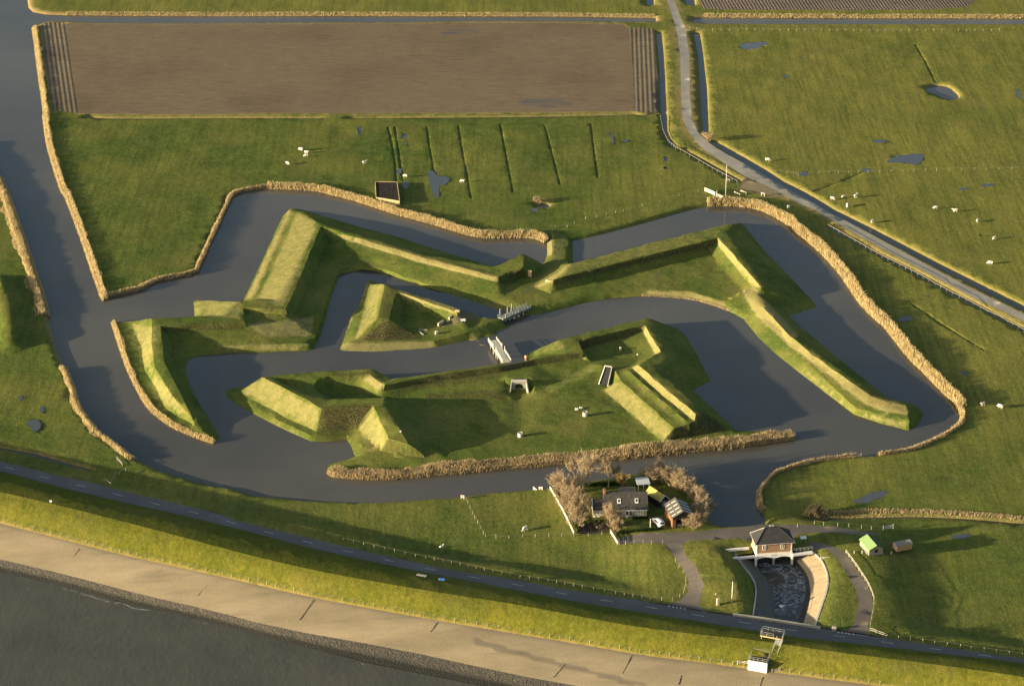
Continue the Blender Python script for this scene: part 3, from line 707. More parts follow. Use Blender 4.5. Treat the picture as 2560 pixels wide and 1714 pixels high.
outer_lines = [
 # left arm
 many(F,(1145,215,.9),(1170,290,.9),(1290,620,.9),(1400,830,.9),(1475,980,.9),(1620,1110,.9),(1850,1215,.9),(2035,1295,.9)),
 many(F,(1250,172,1.1),(1315,262,1.1),(1385,430,1.1),(1405,620,1.1),(1520,830,1.1),(1600,1000,1.1),(1720,1085,1.1),(1880,1165,1.1)),
 many(F,(1480,142,4.4),(1478,420,4.3),(1510,620,4.2),(1680,900,3.9),(1800,1020,3.4),(1880,1110,2.4)),
 many(F,(1563,213,4.6),(1580,400,4.6),(1597,560,4.6),(1700,760,4.4),(1830,1000,3.7),(1900,1150,2.0)),
 many(F,(1672,345,1.6),(1685,560,1.3),(1785,790,1.3),(1915,1010,1.2),(1990,1160,1.1)),
 many(F,(1250,172,1.1),(1480,142,4.4),(1563,213,4.6)),
 many(F,(1880,1110,2.4),(1900,1150,2.0),(1990,1160,1.1)),
 # west wall
 many(F,(1480,142,4.4))+many(A,(130,1367,4.4),(420,1362,4.4),(545,1378,4.4)),
 many(F,(1563,213,4.6),(1850,198,4.6),(2050,188,4.6))+many(A,(400,1428,4.6),(632,1415,4.6)),
 many(F,(1600,262,3.2),(1900,238,3.2),(2200,232,3.2))+many(A,(642,1465,3.2)),
 many(F,(1700,430,1.6),(1950,422,1.6))+many(G,(350,250,1.5),(700,240,1.5),(1040,225,1.5)),
 # block
 many(A,(545,1378,4.4),(548,1224,4.4),(760,1202,4.4),(960,1217,4.5),(1325,500,4.6),(1342,452,4.6),(1700,562,4.4)),
 many(A,(632,1415,4.6),(612,1285,4.6),(820,1290,4.6),(1030,1297,4.7),(1200,910,4.7),(1373,487,4.7),(1500,525,4.6),(1640,570,4.4))+many(B,(0,608,4.3),(600,790,4.1),(1345,985,4.0)),
 many(A,(205,1215,1.0),(215,1362,1.0)), many(A,(250,1212,1.2),(262,1360,1.2)),
 many(A,(250,1212,1.2),(548,1224,4.4),(612,1285,4.6)),
 # north-west bastion, long face
 many(A,(690,1195,1.0),(1072,332,1.0)), many(A,(745,1195,1.2),(1120,352,1.2),(1182,340,1.2)), many(A,(1182,340,1.2),(1342,452,4.6),(1373,487,4.7)),
 many(A,(640,1335,3.3),(820,1345,3.3),(1045,1352,3.3)),
 many(A,(1130,1345,1.5),(1230,1100,1.5),(1395,760,1.6),(1470,640,1.8)),
 many(A,(1720,860,1.5),(1560,910,1.3),(1515,975,1.2),(1440,1180,1.2),(1325,1560,1.2)),
 # north-east flank
 many(B,(0,575,4.4),(600,760,4.1),(1325,940,3.9)),
 many(A,(1480,580,3.4),(1650,628,3.3))+many(B,(0,662,3.1),(600,843,2.9),(1345,1035,2.8)),
 many(B,(85,782,2.3),(500,885,2.2),(900,995,2.2),(1365,1108,2.1)),
 many(B,(0,890,1.1),(220,902,1.1),(460,988,1.1),(700,1062,1.1),(1000,1118,1.1),(1365,1190,1.1),(1560,1250,1.1)),
 # covered guard mound by the entrance
 many(B,(1325,940,3.9),(1325,885,4.0),(1588,752,4.8),(1765,845,2.6)), many(B,(1345,985,4.0),(1597,893,4.6),(1588,752,4.8)), many(B,(1597,893,4.6),(1690,935,2.6),(1765,845,2.6)),
 many(B,(1345,1035,2.8),(1480,1030,1.5),(1600,980,1.5),(1700,975,1.3),(1800,880,1.2)),
 many(B,(1365,1108,2.1),(1420,1130,1.3),(1640,1100,1.2)),
 # causeway
 many(B,(1872,600,.9),(1872,800,.9)), many(B,(2030,620,.9),(2020,830,.9)), many(B,(1820,880,1.1),(1720,1040,1.2)),
 # right flank
 many(B,(2035,860,3.9))+many(C,(900,645,4.0),(1640,465,4.2),(1690,470,4.1)),
 many(B,(1885,1015,3.9))+many(C,(30,985,4.2),(800,790,4.3),(1535,603,4.5),(1545,612,4.5),(1705,785,4.5),(1965,1085,4.4)),
 many(B,(2035,860,3.9),(1960,930,3.0),(1885,1015,3.9)), many(B,(1700,1085,1.2),(1960,930,3.0)),
 many(B,(1885,1055,2.9))+many(C,(30,1032,2.9),(800,835,2.9),(1530,655,3.1),(1600,740,3.0),(1885,1085,2.9)),
 many(B,(1700,1085,1.2),(1865,1145,1.2))+many(C,(30,1105,1.3),(800,905,1.3),(1462,742,1.3),(1560,870,1.3),(1788,1125,1.3)),
 many(C,(1530,655,3.1),(1535,695,2.7),(1700,880,2.6),(1880,1095,2.6)),
 many(B,(1660,1282,1.1),(1940,1240,1.1))+many(C,(300,1165,1.1),(820,1112,1.1),(1250,1125,1.1),(1600,1225,1.1),(1870,1375,1.1)),
 # east flank outer side
 many(C,(1690,470,4.1),(1620,545,4.3),(1770,745,4.3),(2000,1080,4.2)), many(C,(1535,603,4.5),(1690,470,4.1),(1752,455,-.05)),
 many(C,(1790,510,.9),(2040,810,.9),(2300,1125,.9)),
 many(C,(2000,1080,4.2),(2290,1165,1.0)), many(C,(2000,1080,4.2),(1965,1085,4.4)),
 many(C,(1960,1180,2.6),(2050,1230,1.2),(2240,1215,.9)),
 # long arm to the lower right
 many(C,(1890,1100,3.3))+many(J,(200,45,3.7),(400,265,3.7),(560,402,3.6),(900,660,3.6),(1240,898,3.6),(1400,952,3.6),(1575,990,3.3)),
 many(C,(1795,1145,2.5),(1960,1372,2.4))+many(J,(330,275,2.3),(490,425,2.3),(750,625,2.3),(1000,822,2.3),(1200,972,2.3),(1400,1042,2.3),(1595,1080,2.2)),
 many(C,(1795,1145,2.5),(1800,1105,3.1),(1890,1100,3.3)),
 many(J,(250,30,3.4),(450,255,3.4),(610,392,3.4),(945,640,3.4),(1280,875,3.4),(1425,925,3.4),(1585,965,3.1)), many(C,(1890,1100,3.3))+many(J,(250,30,3.4)),
 many(J,(230,230,1.9),(510,500,1.9),(800,745,1.9),(1090,1008,1.8),(1350,1078,1.8),(1612,1138,1.7)),
 many(J,(1585,965,3.1),(1575,990,3.3),(1600,1050,2.6),(1595,1080,2.2),(1612,1138,1.7)),
]
rot = lambda pts: pts
outer_dry = [(.75, many(A,(1060,325),(1110,330),(720,1195),(640,1195))), (.55, many(A,(1150,340),(1310,420),(1330,520),(1000,1280),(760,1200))), (.5, many(A,(130,1200),(600,1200),(590,1400),(130,1360))),
 (1.0, many(B,(-200,570),(0,605),(600,775),(1345,975),(1345,1035),(600,850),(0,662),(-200,600))), (.55, many(F,(1270,180),(1540,220),(1480,600),(1850,1080),(1890,1150),(1600,990),(1410,620))),
 (1.0, many(C,(1535,600),(1560,600),(1720,790),(1975,1085),(1900,1090),(1640,800),(1535,660))), (1.0, many(C,(1785,1130),(1800,1100),(1895,1095),(2340,1568),(2270,1568),(1900,1340))),
 (1.0, many(J,(60,0),(200,40),(400,262),(560,400),(900,655),(1240,890),(1410,945),(1590,985),(1610,1080),(1400,1050),(1190,980),(990,830),(740,640),(480,440),(310,290),(120,110))),
 (.8, many(C,(820,1112),(1250,1122),(1600,1225),(1700,1345),(1500,1265),(1200,1195),(850,1170))), (.35, many(C,(0,880),(90,850),(1640,460),(1540,600),(800,790),(0,985))),
 (.6, many(J,(490,560),(1080,1020),(1600,1145),(1600,1230),(1350,1170),(1080,1080),(800,870))), (1.0, many(B,(1820,670),(1850,560),(1890,570),(1885,760),(1825,780))),
 (.6, many(G,(150,240),(1060,225),(1105,290),(1000,300),(350,315))), (1.0, many(B,(1690,1080),(1960,920),(2040,855),(2045,870),(1970,950),(1885,1020),(1750,1085))), (.6, many(A,(630,1440),(1200,1380),(1320,1370),(1270,1568),(800,1568)))]
outer_weed_shade = [(1.0, many(C,(0,985),(800,795),(1530,605),(1537,665),(800,845),(0,1040))), (1.0, many(B,(1880,1010),(1960,995),(1960,1040),(1885,1055))), (1.0, many(B,(1345,985),(1597,893),(1605,985),(1480,1035),(1350,1040))), (.8, many(F,(1570,215),(2340,180),(2340,250),(1570,275))), (.8, many(A,(0,1450),(640,1410),(640,1470),(0,1490))), (.8, many(A,(790,1285),(1035,1290),(1045,1345),(800,1315))),  # weeds; the guard mound face is only shade, painted dark with this mask
 (.5, many(B,(0,590),(1345,970),(1345,1035),(0,660))), (.5, many(J,(200,160),(400,270),(900,700),(1590,1000),(1590,1060),(1200,960),(700,600)))]
outer_soil = [(.55, many(B,(1930,600),(1950,600),(1930,830),(1905,830))), (.55, many(B,(1975,600),(1990,600),(1975,830),(1960,830))), (.35, many(B,(1600,1080),(1700,1050),(1660,1150),(1610,1130))), (.5, many(C,(900,960),(980,955),(970,990),(900,1005))), (.4, many(C,(1660,1090),(1720,1095),(1710,1120),(1665,1125)))]
build_tin('outer_rampart', 'long zigzag grass rampart with pointed bastions forming the outer ring inside the moat', outer_out, outer_lines, dry=outer_dry, weed_shade=outer_weed_shade, soil=outer_soil)
# ------------------------------------------------------------------ ravelin
rav_out = (many(A,(1830,1008),(1745,1280),(1680,1330),(1600,1568))+many(G,(1355,302),(1700,312),(2000,293),(2285,268))+many(H,(720,432),(900,385),(1052,350),(1120,415),(1215,440),(1250,425),(1360,385),(1340,300),(1335,262),(1440,232),(1400,185),(1388,160))
 + many(B,(1340,1385),(1200,1400),(960,1325),(370,1130),(270,1065))+many(A,(1990,1060),(1900,1035)))
rav_lines = [many(A,(1855,1050,.9),(1735,1400,.9))+many(G,(1470,195,.9)), many(A,(1878,1058,1.1),(1800,1330,1.1))+many(G,(1515,195,1.1)),
 many(A,(1995,1050,4.4),(1925,1385,4.5)), many(A,(2108,1125,4.6),(2035,1395,4.5)), many(A,(1925,1385,4.5))+many(G,(1560,192,1.2)), many(A,(1925,1385,4.5),(2035,1395,4.5)), many(A,(1878,1058,1.1),(1995,1050,4.4),(2108,1125,4.6)),
 many(A,(2035,1395,4.5))+many(G,(2090,140,1.2)), many(G,(1560,192,1.2),(1800,190,1.2),(2090,180,1.2)),
 many(B,(440,1272,1.3),(390,1450,1.3)),
 many(A,(1995,1050,4.4))+many(B,(390,1105,4.1),(660,1190,3.8),(950,1290,3.5)), many(A,(2108,1125,4.6))+many(B,(660,1228,3.9),(945,1325,3.6)), many(B,(560,1290,1.5),(640,1330,1.3),(800,1398,1.3)),
 many(B,(620,1265,2.9),(920,1360,2.6)), many(B,(950,1290,3.5),(945,1325,3.6),(920,1360,2.6),(800,1398,1.3)), many(B,(950,1290,3.5),(1195,1368,1.2)), many(B,(945,1325,3.6),(985,1350,2.6),(1150,1390,1.2)),
 many(G,(1470,212,1.0),(1700,218,1.0),(2250,200,1.0))+many(H,(720,362,1.1),(1050,272,1.6),(1240,180,1.5),(1370,150,1.3))]
rav_dry = [(.5, many(A,(1860,1050),(2000,1050),(1920,1390))+many(G,(1550,190),(1500,200))), (1.0, many(B,(380,1105),(960,1290),(945,1345),(620,1250),(380,1145))), (.9, many(G,(1400,225),(2260,205),(2280,265),(1700,312),(1355,302))), (.9, many(H,(0,410),(720,370),(720,432),(0,460))), (.9, many(H,(1060,265),(1100,290),(1215,400),(1215,440),(1055,350))), (.7, many(A,(1830,1010),(1855,1050),(1600,1560),(1560,1560),(1680,1330)))]
rav_weed = [many(G,(1560,195),(1790,0),(1850,-20),(1850,40),(2000,80),(2170,180),(1800,205)), (.55, many(A,(2005,1050),(2110,1125),(2035,1390),(1930,1385)))]
rav_soil = [(1.0, many(B,(750,1490),(960,1345),(985,1310),(1090,1310),(1200,1365),(1100,1400),(870,1450)))]
build_tin('ravelin', 'small triangular grass ravelin with a paved notch in the middle of the moat', rav_out, rav_lines, dry=rav_dry, weed_shade=rav_weed, soil=rav_soil)
# ------------------------------------------------------------------ main fort
main_out = (many(G,(250,690),(255,745),(370,830),(500,903),(800,1062),(1080,1182),(1250,1187),(1430,1168),(1470,1230),(1510,1330),(1400,1365),(1250,1410),(1235,1480),(1280,1520))
 + [(855,1194.5),(960,1199),(1080,1189),(1200,1178),(1300,1168),(1441,1156),(1558,1147),(1652,1138),(1850,1119),(1900,1111),(1986,1098),(1988,1090),(1926,1072)]
 + many(I,(2340,1240),(2140,1232),(2090,1218),(1900,1030),(1700,856),(1695,838),(1858,752),(1828,690),(1735,505),(1625,318),(1500,225),(1400,195),(1320,160),(1240,205),(880,295),(400,415),(170,480),(40,488),(60,520))
 + many(H,(1600,560),(1500,580),(1390,640),(900,745),(330,800))+many(G,(1880,635),(1800,560),(1650,535),(1400,560),(1100,575),(620,620),(470,650),(330,660)))
main_lines = [
 # west bastion
 many(G,(290,690,.35),(300,740,.35),(500,880,.35)), many(G,(345,705,.8),(520,838,1.0),(800,992,1.0),(1070,1118,1.0),(1250,1132,.9),(1440,1118,.9)),
 many(G,(380,698,1.1),(500,765,1.1),(820,938,1.1),(1135,1085,1.1),(1300,1080,1.1),(1450,1062,1.1),(1530,1060,1.2)),
 many(G,(612,548,5.2),(900,702,5.8),(1185,860,5.8)), many(G,(700,560,4.8),(950,690,5.4),(1235,795,5.5)),
 many(G,(380,698,1.1),(612,548,5.2)), many(G,(1135,1085,1.1),(1185,860,5.8),(1235,795,5.5)),
 many(G,(1185,860,5.8),(1450,840,5.8),(1690,822,6.0)), many(G,(1690,822,6.0),(1530,1060,1.2)),
 many(G,(612,548,5.2),(1100,502,4.6),(1640,477,4.4),(1700,482,4.3)), many(G,(765,582,4.2),(1040,550,4.3),(1250,545,4.3),(1520,535,4.3),(1640,522,4.6),(1792,622,4.6)),
 many(G,(805,618,3.3),(935,655,3.3)), many(G,(935,655,3.3),(1110,640,3.8),(1140,690,3.9),(1235,770,5.4),(1500,765,5.8),(1795,757,6.3)), many(G,(1040,550,4.3),(1130,595,4.0)),
 many(G,(1195,728,1.5),(1300,660,1.5),(1520,660,1.5),(1590,672,1.6),(1710,752,1.7)), many(G,(1305,762,1.5),(1680,756,1.6)), many(G,(1195,728,1.5),(1305,762,1.5)),
 many(G,(1590,592,3.3),(1755,690,3.3)), many(G,(1640,522,4.6),(1700,482,4.3),(1870,575,3.9)), many(G,(1792,622,4.6),(1870,575,3.9)),
 # third bastion
 many(G,(1530,1060,1.2),(1605,1300,1.2)), many(G,(1690,845,6.4),(1838,1150,5.5),(1768,1275,1.3)), many(G,(1530,1060,1.2),(1690,845,6.4)),
 many(G,(1235,795,5.5),(1450,800,5.8),(1690,800,6.2)), many(G,(1690,845,6.4),(1690,822,6.0)),
 many(G,(1795,757,6.3),(1955,1080,6.3),(2038,1215,4.6),(2165,1290,2.6)), many(G,(1838,1150,5.5),(2038,1215,4.6)), many(G,(1605,1300,1.2),(1768,1275,1.4),(2000,1330,1.3),(2230,1340,1.3)),
 many(H,(500,975,1.6),(640,1150,1.6),(755,1385,1.6),(860,1515,1.3)), many(H,(600,1425,2.4),(730,1400,2.2),(840,1520,1.3)), many(G,(2165,1290,2.6))+many(H,(600,1425,2.4)),
 # north curtain
 many(G,(1870,575,3.9))+many(H,(330,725,4.3),(1395,577,4.2)), many(G,(1792,622,4.6))+many(H,(245,783,4.7),(800,685,4.7),(1390,600,4.6),(1560,565,4.6),(1700,537,4.7),(2165,467,5.1)),
 many(H,(255,840,3.2),(800,745,3.2),(1390,660,3.2),(1700,592,3.3),(2165,522,3.7)),
 many(H,(300,925,1.6),(900,905,1.6),(1300,935,1.5),(1400,945,1.3),(1560,935,.9),(1660,905,1.3)), many(H,(1385,740,2.7),(1440,715,3.5),(1462,800,1.8)), many(H,(1640,800,1.8),(1655,712,3.5),(1710,770,2.8)), many(H,(1440,715,3.5),(1655,712,3.5)), many(H,(1475,862,.7),(1630,858,.7)), many(H,(1385,740,2.7),(1430,880,1.5)), many(H,(1710,770,2.8),(1690,860,1.6)),
 # ramp
 many(I,(150,850,1.7),(420,720,2.4),(690,575,3.3)), many(I,(250,900,1.6),(540,750,2.5),(810,608,4.2),(905,618,4.3)), many(I,(270,912,1.5),(560,868,1.5),(815,800,1.5)),
 many(I,(150,850,1.7),(250,900,1.6)),
 # east bastion
 many(I,(170,440,2.2),(392,342,5.0),(880,223,4.3),(1245,134,4.2),(1300,152,4.0)), many(I,(175,492,2.6),(440,482,4.8),(612,465,5.2),(565,360,5.0),(900,280,4.4),(1205,203,4.5),(1215,205,4.6),(1375,463,5.1)),
 many(I,(392,342,5.0),(440,482,4.8)), many(I,(670,505,2.5),(612,430,2.5),(900,352,2.6),(1198,265,3.3),(1320,490,3.7)), many(I,(670,505,2.5),(690,575,3.3)), many(I,(900,352,2.6),(1060,400,2.6),(1170,470,2.7),(1150,550,2.9)),
 many(I,(1190,330,3.3),(1285,492,3.35)), many(I,(1205,203,4.5),(1245,134,4.2)),
 many(I,(1300,152,4.0),(1320,240,4.2),(1440,455,4.7),(1540,510,4.3)), many(I,(1500,300,1.1),(1650,570,1.1),(1790,715,1.1)), many(I,(1540,240,.8),(1690,510,.8),(1825,715,.8)),
 many(I,(1375,463,5.1),(1240,535,5.5),(1150,590,5.7),(1400,805,5.7),(1712,1066,5.6)), many(I,(1375,463,5.1),(1440,455,4.7)), many(I,(1540,510,4.3),(1400,570,5.0),(1300,612,5.4),(1520,805,5.4),(1770,1050,5.2)), many(I,(1540,510,4.3),(1790,715,1.1)),
 many(I,(1320,490,3.7),(1090,612,4.3),(1095,625,4.4),(1390,890,4.4),(1700,1142,4.3)), many(I,(1712,1066,5.6),(1770,1050,5.2)),
 many(I,(1720,865,.9),(1900,1045,.9),(2070,1205,.9)), many(I,(1640,830,1.1),(1830,1010,1.1),(1960,1140,1.1)), many(I,(1300,612,5.4),(1640,830,1.1)),
 many(I,(1050,640,4.7),(1350,905,4.7),(1650,1165,4.6)), many(I,(985,660,4.1),(1300,945,4.0),(1590,1190,4.0)),
 many(I,(915,622,4.3),(975,745,4.0),(1240,970,4.0),(1500,1212,4.0)), many(I,(815,842,1.3),(1100,1085,1.2),(1385,1338,1.2)),
 many(I,(1385,1338,1.2),(1500,1212,4.0),(1590,1190,4.0),(1650,1165,4.6),(1700,1142,4.3),(1712,1066,5.6)), many(I,(1400,1345,1.2),(1650,1290,1.2),(1900,1240,1.2),(1960,1140,1.1)),
 many(I,(905,618,4.3),(915,622,4.3)), many(I,(905,618,4.3),(880,790,1.5)),
 # low ground behind the reeds
 many(G,(1420,1385,.7),(1300,1420,.6))+many(H,(300,1520,1.1),(900,1550,1.2))+many(I,(0,1460,1.1),(600,1410,1.1),(1300,1388,1.0),(1700,1315,.9),(2100,1262,.7),(2340,1255,.5))]
main_dry = [(.55, many(G,(620,550),(1185,860),(1135,1088),(820,940),(380,700))), (.5, many(G,(510,890),(1075,1130),(1075,1180),(800,1062))), (.55, many(G,(1690,840),(1840,1150),(1770,1275),(1610,1300),(1540,1065))), (1.0, many(G,(1620,520),(1650,520),(1795,622),(1790,680),(1760,700),(1580,590))),
 (1.0, many(I,(1200,203),(1225,205),(1378,463),(1320,490),(1200,270))), (1.0, many(I,(1150,588),(1715,1065),(1705,1145),(1390,890),(1090,620))), (.55, many(I,(870,780),(980,745),(1500,1212),(1440,1340),(1385,1340),(810,840))),
 (.4, many(I,(170,470),(390,340),(450,445),(175,492))), (.35, many(I,(150,850),(700,580),(810,605),(250,900))), (.8, many(H,(1590,480),(1640,470),(1650,545),(1610,545)))]
main_weed = [(1.0, many(I,(570,358),(900,280),(1203,203),(1200,268),(900,355),(600,440))), (.7, many(H,(640,880),(1380,830),(1420,930),(900,915),(640,930))), (.95, many(G,(1190,850),(1700,815),(1540,1060),(1300,1085),(1140,1090))), (1.0, many(H,(240,790),(800,685),(1390,595),(1700,535),(2165,467),(2165,525),(1700,600),(1390,665),(800,750),(250,840))), (.8, many(G,(1840,1150),(2040,1215),(2170,1285),(2230,1340),(1760,1290))),
 (.9, many(I,(1500,1210),(1700,1140),(1770,1050),(1930,1140),(2020,1230),(1420,1345))), (.6, many(G,(1240,545),(1640,505),(1640,560),(1250,575))), (.5, many(H,(250,840),(1390,665),(1390,720),(260,880))), (.6, many(H,(900,880),(1380,830),(1380,930),(900,905))), (.5, many(G,(1140,1090),(1440,1060),(1430,1168),(1250,1187),(1090,1180)))]
main_soil = [(.7, many(H,(1400,575),(1510,565),(1600,590),(1400,610)))]
build_tin('main_fort', 'largest grass fort island with two bastions around a sunken green court', main_out, main_lines, dry=main_dry, weed_shade=main_weed, soil=main_soil)
# ================================================================== THINGS
from mathutils.bvhtree import BVHTree
_bv = BVHTree.FromPolygons(np.concatenate(TERR_V).tolist(), np.concatenate(TERR_T).tolist())
EYE = Vector((0, 0, CAMZ))
def hit(px, py):
    """photo pixel -> point of the built terrain"""
    d = (W(px, py, -1.0)-EYE).normalized(); r = _bv.ray_cast(EYE, d)[0]
    return r if r is not None else W(px, py, 0.0)
def drop(x, y, default=0.0):
    r = _bv.ray_cast(Vector((x, y, 60)), Vector((0, 0, -1)))[0]
    return r.z if r is not None else default
def frame(p0, p1):
    d = Vector(p1)-Vector(p0); return Vector(p0), math.atan2(d.y, d.x), d.to_2d().length
m_white = plain('white_paint', (.78,.76,.70), .5, .06, 3, stain=(.55,.52,.45), stscale=1.2)
m_offw = plain('pale_concrete', (.52,.49,.42), .85, .15, 2, stain=(.28,.26,.20))
m_conc = plain('grey_concrete', (.30,.285,.245), .9, .2, 2, stain=(.16,.15,.11), bump=.2)
m_post = plain('weathered_post', (.33,.29,.21), .85, .25, 5)
m_wood = plain('grey_timber', (.26,.25,.215), .85, .3, 4, stain=(.15,.15,.12))
m_darkw = plain('tarred_timber', (.035,.032,.027), .8, .3, 4)
m_wire = plain('fence_wire', (.30,.28,.22), .6, .2, 4)
m_steel = plain('galvanised_steel', (.36,.37,.36), .45, .15, 4, metal=.4)
m_glass = plain('dark_glass', (.025,.03,.035), .12, .1, 1, spec=.5)
m_brick = None
def brickmat(name, a, b, mortar, scale=4.0):
    t = NT(name); v = t.n('TexCoord', 3)
    nd = t.t.nodes.new('ShaderNodeTexBrick'); t.put(nd.inputs['Vector'], t.n('Mapping', Vector=v, Rotation=(math.pi/2,0,0)))
    for k, q in (('Color1', a), ('Color2', b), ('Mortar', mortar)): t.put(nd.inputs[k], q)
    nd.inputs['Scale'].default_value = scale; nd.inputs['Mortar Size'].default_value = .012
    c = t.mix(1.0, nd.outputs[0], t.ramp(t.noise(1.2, 6, rough=.7), .25, .75, (.75,)*3, (1.2,)*3), 'MULTIPLY')
    return t.set(c, .9, .1)
m_brick = brickmat('red_brick', (.30,.125,.065), (.22,.095,.055), (.28,.22,.17))
m_tanbrick = brickmat('tan_brick', (.33,.20,.115), (.27,.16,.09), (.33,.26,.18))
def roofmat(name, c, pitch=.33, var=.25, axis='X'):
    t = NT(name); v = t.n('TexCoord', 3)
    wv = t.n('TexWave', 1, props={'bands_direction': axis}, Vector=v, Scale=.5/pitch*.62, Distortion=0)
    col = t.mix(1.0, c, t.ramp(t.noise(2.2, 6, rough=.75), .25, .75, (1-var,)*3, (1+var,)*3), 'MULTIPLY')
    col = t.mix(t.math('MULTIPLY', t.ramp(t.noise(.6, 5), .5, .72), .45), col, tuple(x*1.8+.01 for x in c))
    col = t.mix(t.math('MULTIPLY', t.ramp(wv, .0, .35, (1,1,1), (0,0,0)), .5), col, tuple(x*.4 for x in c))
    t.bump(wv, .5, .06); return t.set(col, .8, .2)
m_tile = roofmat('dark_roof_tiles', (.060,.057,.050)); m_slate = roofmat('slate_roof', (.040,.040,.042), .25)
# ------------------------------------------------------------------ reeds
def reed_mat(name, a, b, dark):
    t = NT(name); rnd = t.n('NewGeometry', 8)
    c = t.mix(rnd, a, b); c = t.mix(t.math('MULTIPLY', t.ramp(t.noise(.35, 5, rough=.7), .48, .7), .6), c, dark)
    di = t.n('BsdfDiffuse', Color=c); tr = t.n('BsdfTranslucent', Color=c)
    mx = t.t.nodes.new('ShaderNodeMixShader'); mx.inputs[0].default_value = .45
    t.t.links.new(di, mx.inputs[1]); t.t.links.new(tr, mx.inputs[2])
    t.t.links.new(mx.outputs[0], [n for n in t.t.nodes if n.type == 'OUTPUT_MATERIAL'][0].inputs[0]); return t.m
REED = reed_mat('dry_reed', (.47,.38,.20), (.62,.51,.29), (.34,.26,.135))
REED2 = reed_mat('brown_reed', (.42,.325,.18), (.56,.445,.26), (.32,.24,.13))
def reeds(name, line, width, height, inland, mat=REED, dens_=14, out=.35, gap=0.0, kind='stuff', ph=0, zf=None):
    """belt of reed blades along a waterline (world xy), growing to the side given by inland(pts)->bool"""
    q = dens(line, .25); d = np.gradient(q[:, :2], axis=0); d /= np.maximum(np.hypot(d[:,0], d[:,1]), 1e-6)[:,None]; nn = np.stack([-d[:,1], d[:,0]], 1)
    sgn = 1 if inland(q[:, :2]+nn*.6).mean() > .5 else -1
    L = .25*len(q); n = int(L*(width+out)*dens_*1.7)
    k = RNG.integers(0, len(q), n); off = RNG.uniform(-out, 1, n)**1.0; off = np.where(off > 0, off*width*(1+.45*vnoise(q[k,0], q[k,1], 4.5, 58+ph)), off)
    p = q[k, :2]+nn[k]*(sgn*off)[:,None]+RNG.uniform(-.12, .12, (n, 2))
    prof = np.clip((off+out)/.35, .45, 1)*np.clip((width-off)/.5, .35, 1)
    cl = vnoise(p[:,0], p[:,1], 2.6, 50+ph)+.6*vnoise(p[:,0], p[:,1], 9, 51+ph)
    keep = (cl > gap-1.6) & (vnoise(p[:,0], p[:,1], 6, 57+ph) > gap-1)
    p, off, prof, cl = p[keep], off[keep], prof[keep], cl[keep]; n = len(p)
    h = height*.88*(.84+.13*np.clip(cl, -1, 1))*prof*RNG.uniform(.85, 1.1, n)
    z0 = np.where(off < .5, -.05, np.array([drop(a, b) for a, b in p]) if n < 60000 else .3)
    ang = RNG.uniform(0, math.pi, n); wd = RNG.uniform(.035, .085, n); ln = RNG.normal(0, .14, (n, 2))*h[:,None]+np.array([.10, .05])*h[:,None]
    ex = np.stack([np.cos(ang), np.sin(ang)], 1)*wd[:,None]
    a = np.column_stack([p-ex*.6, z0]); b = np.column_stack([p+ex*.6, z0])
    c = np.column_stack([p+ln*.7+ex, z0+h*.8]); e = np.column_stack([p+ln*.7-ex, z0+h*.8]); t = np.column_stack([p+ln, z0+h])
    V = np.stack([a,b,c,e,t], 1).reshape(-1, 3); i = np.arange(n)*5
    m = bpy.data.meshes.new(name)
    F_ = np.concatenate([np.stack([i,i+1,i+2],1), np.stack([i,i+2,i+3],1), np.stack([i+3,i+2,i+4],1)])
    m.from_pydata(V.tolist(), [], F_.tolist()); m.update()
    return prop(link(name, m, mat), kind=kind)
out_moat = lambda p: ~inpoly(p, moat)
mi = {p: i for i, p in enumerate(moat_px)}
def mseg(a, b): return xy(smooth_line(moat_px[mi[a]:mi[b]+1], 1))
reeds('reed_belt', mseg((80,72),(109,290)), 2.2, 1.3, out_moat, REED, 14, .2, ph=1)
reeds('reed_belt', mseg((109,290),(260,751.5)), 1.9, 1.7, out_moat, REED, 20, .5, ph=2)
reeds('reed_belt', mseg((260,751.5),(495,678.5)), 1.3, 1.6, out_moat, REED2, 16, .3, .0, ph=3)
reeds('reed_belt', mseg((495,678.5),(668,472)), 1.2, 1.9, out_moat, REED2, 18, .3, .12, ph=4)
reeds('reed_belt', mseg((668,472),(1361.5,607)), 1.7, 2.4, out_moat, REED, 24, .4, ph=5)
reeds('reed_belt', mseg((1769,515.6),(2396,1024)), 2.2, 3.0, out_moat, REED, 24, .5, ph=6)
reeds('reed_belt', mseg((2396,1024),(1905,1281.5)), 1.3, 2.1, out_moat, REED2, 20, .3, .05, ph=7)
reeds('reed_belt', xy(smooth_line([(339,1150),(315,1138),(295,1117),(256,1093),(226,1061),(195,1015),(185,973),(164,924)],1)), 2.2, 1.8, out_moat, REED, 20, .5, ph=8)
reeds('reed_belt', xy(smooth_line([(120.5,793),(108,742.6),(87,683.6),(69,625),(49,568),(26,504),(10,463),(-10,430),(-60,360)],1)), 3.4, 2.0, out_moat, REED, 20, .6, ph=9)
opoly = np.array([W(p[0], p[1], p[2] if len(p) > 2 else 0)[:2] for p in outer_out]); mpoly = np.array([W(p[0], p[1], p[2] if len(p) > 2 else 0)[:2] for p in main_out])
reeds('reed_belt', xy(smooth_line(many(F,(2078,1360),(1900,1300),(1830,1270),(1700,1215),(1600,1150),(1450,1030),(1350,870),(1230,620),(1130,310),(1090,185)),1)), 1.2, 1.6, lambda p: inpoly(p, opoly), REED, 26, .3, ph=10)
reeds('reed_belt', xy(smooth_line([(820,1182),(830,1190),(855,1194.5),(960,1199),(1080,1189),(1200,1178),(1300,1168),(1441,1156),(1558,1147)],1)), 3.8, 2.0, lambda p: inpoly(p, mpoly), REED2, 22, .5, ph=11)
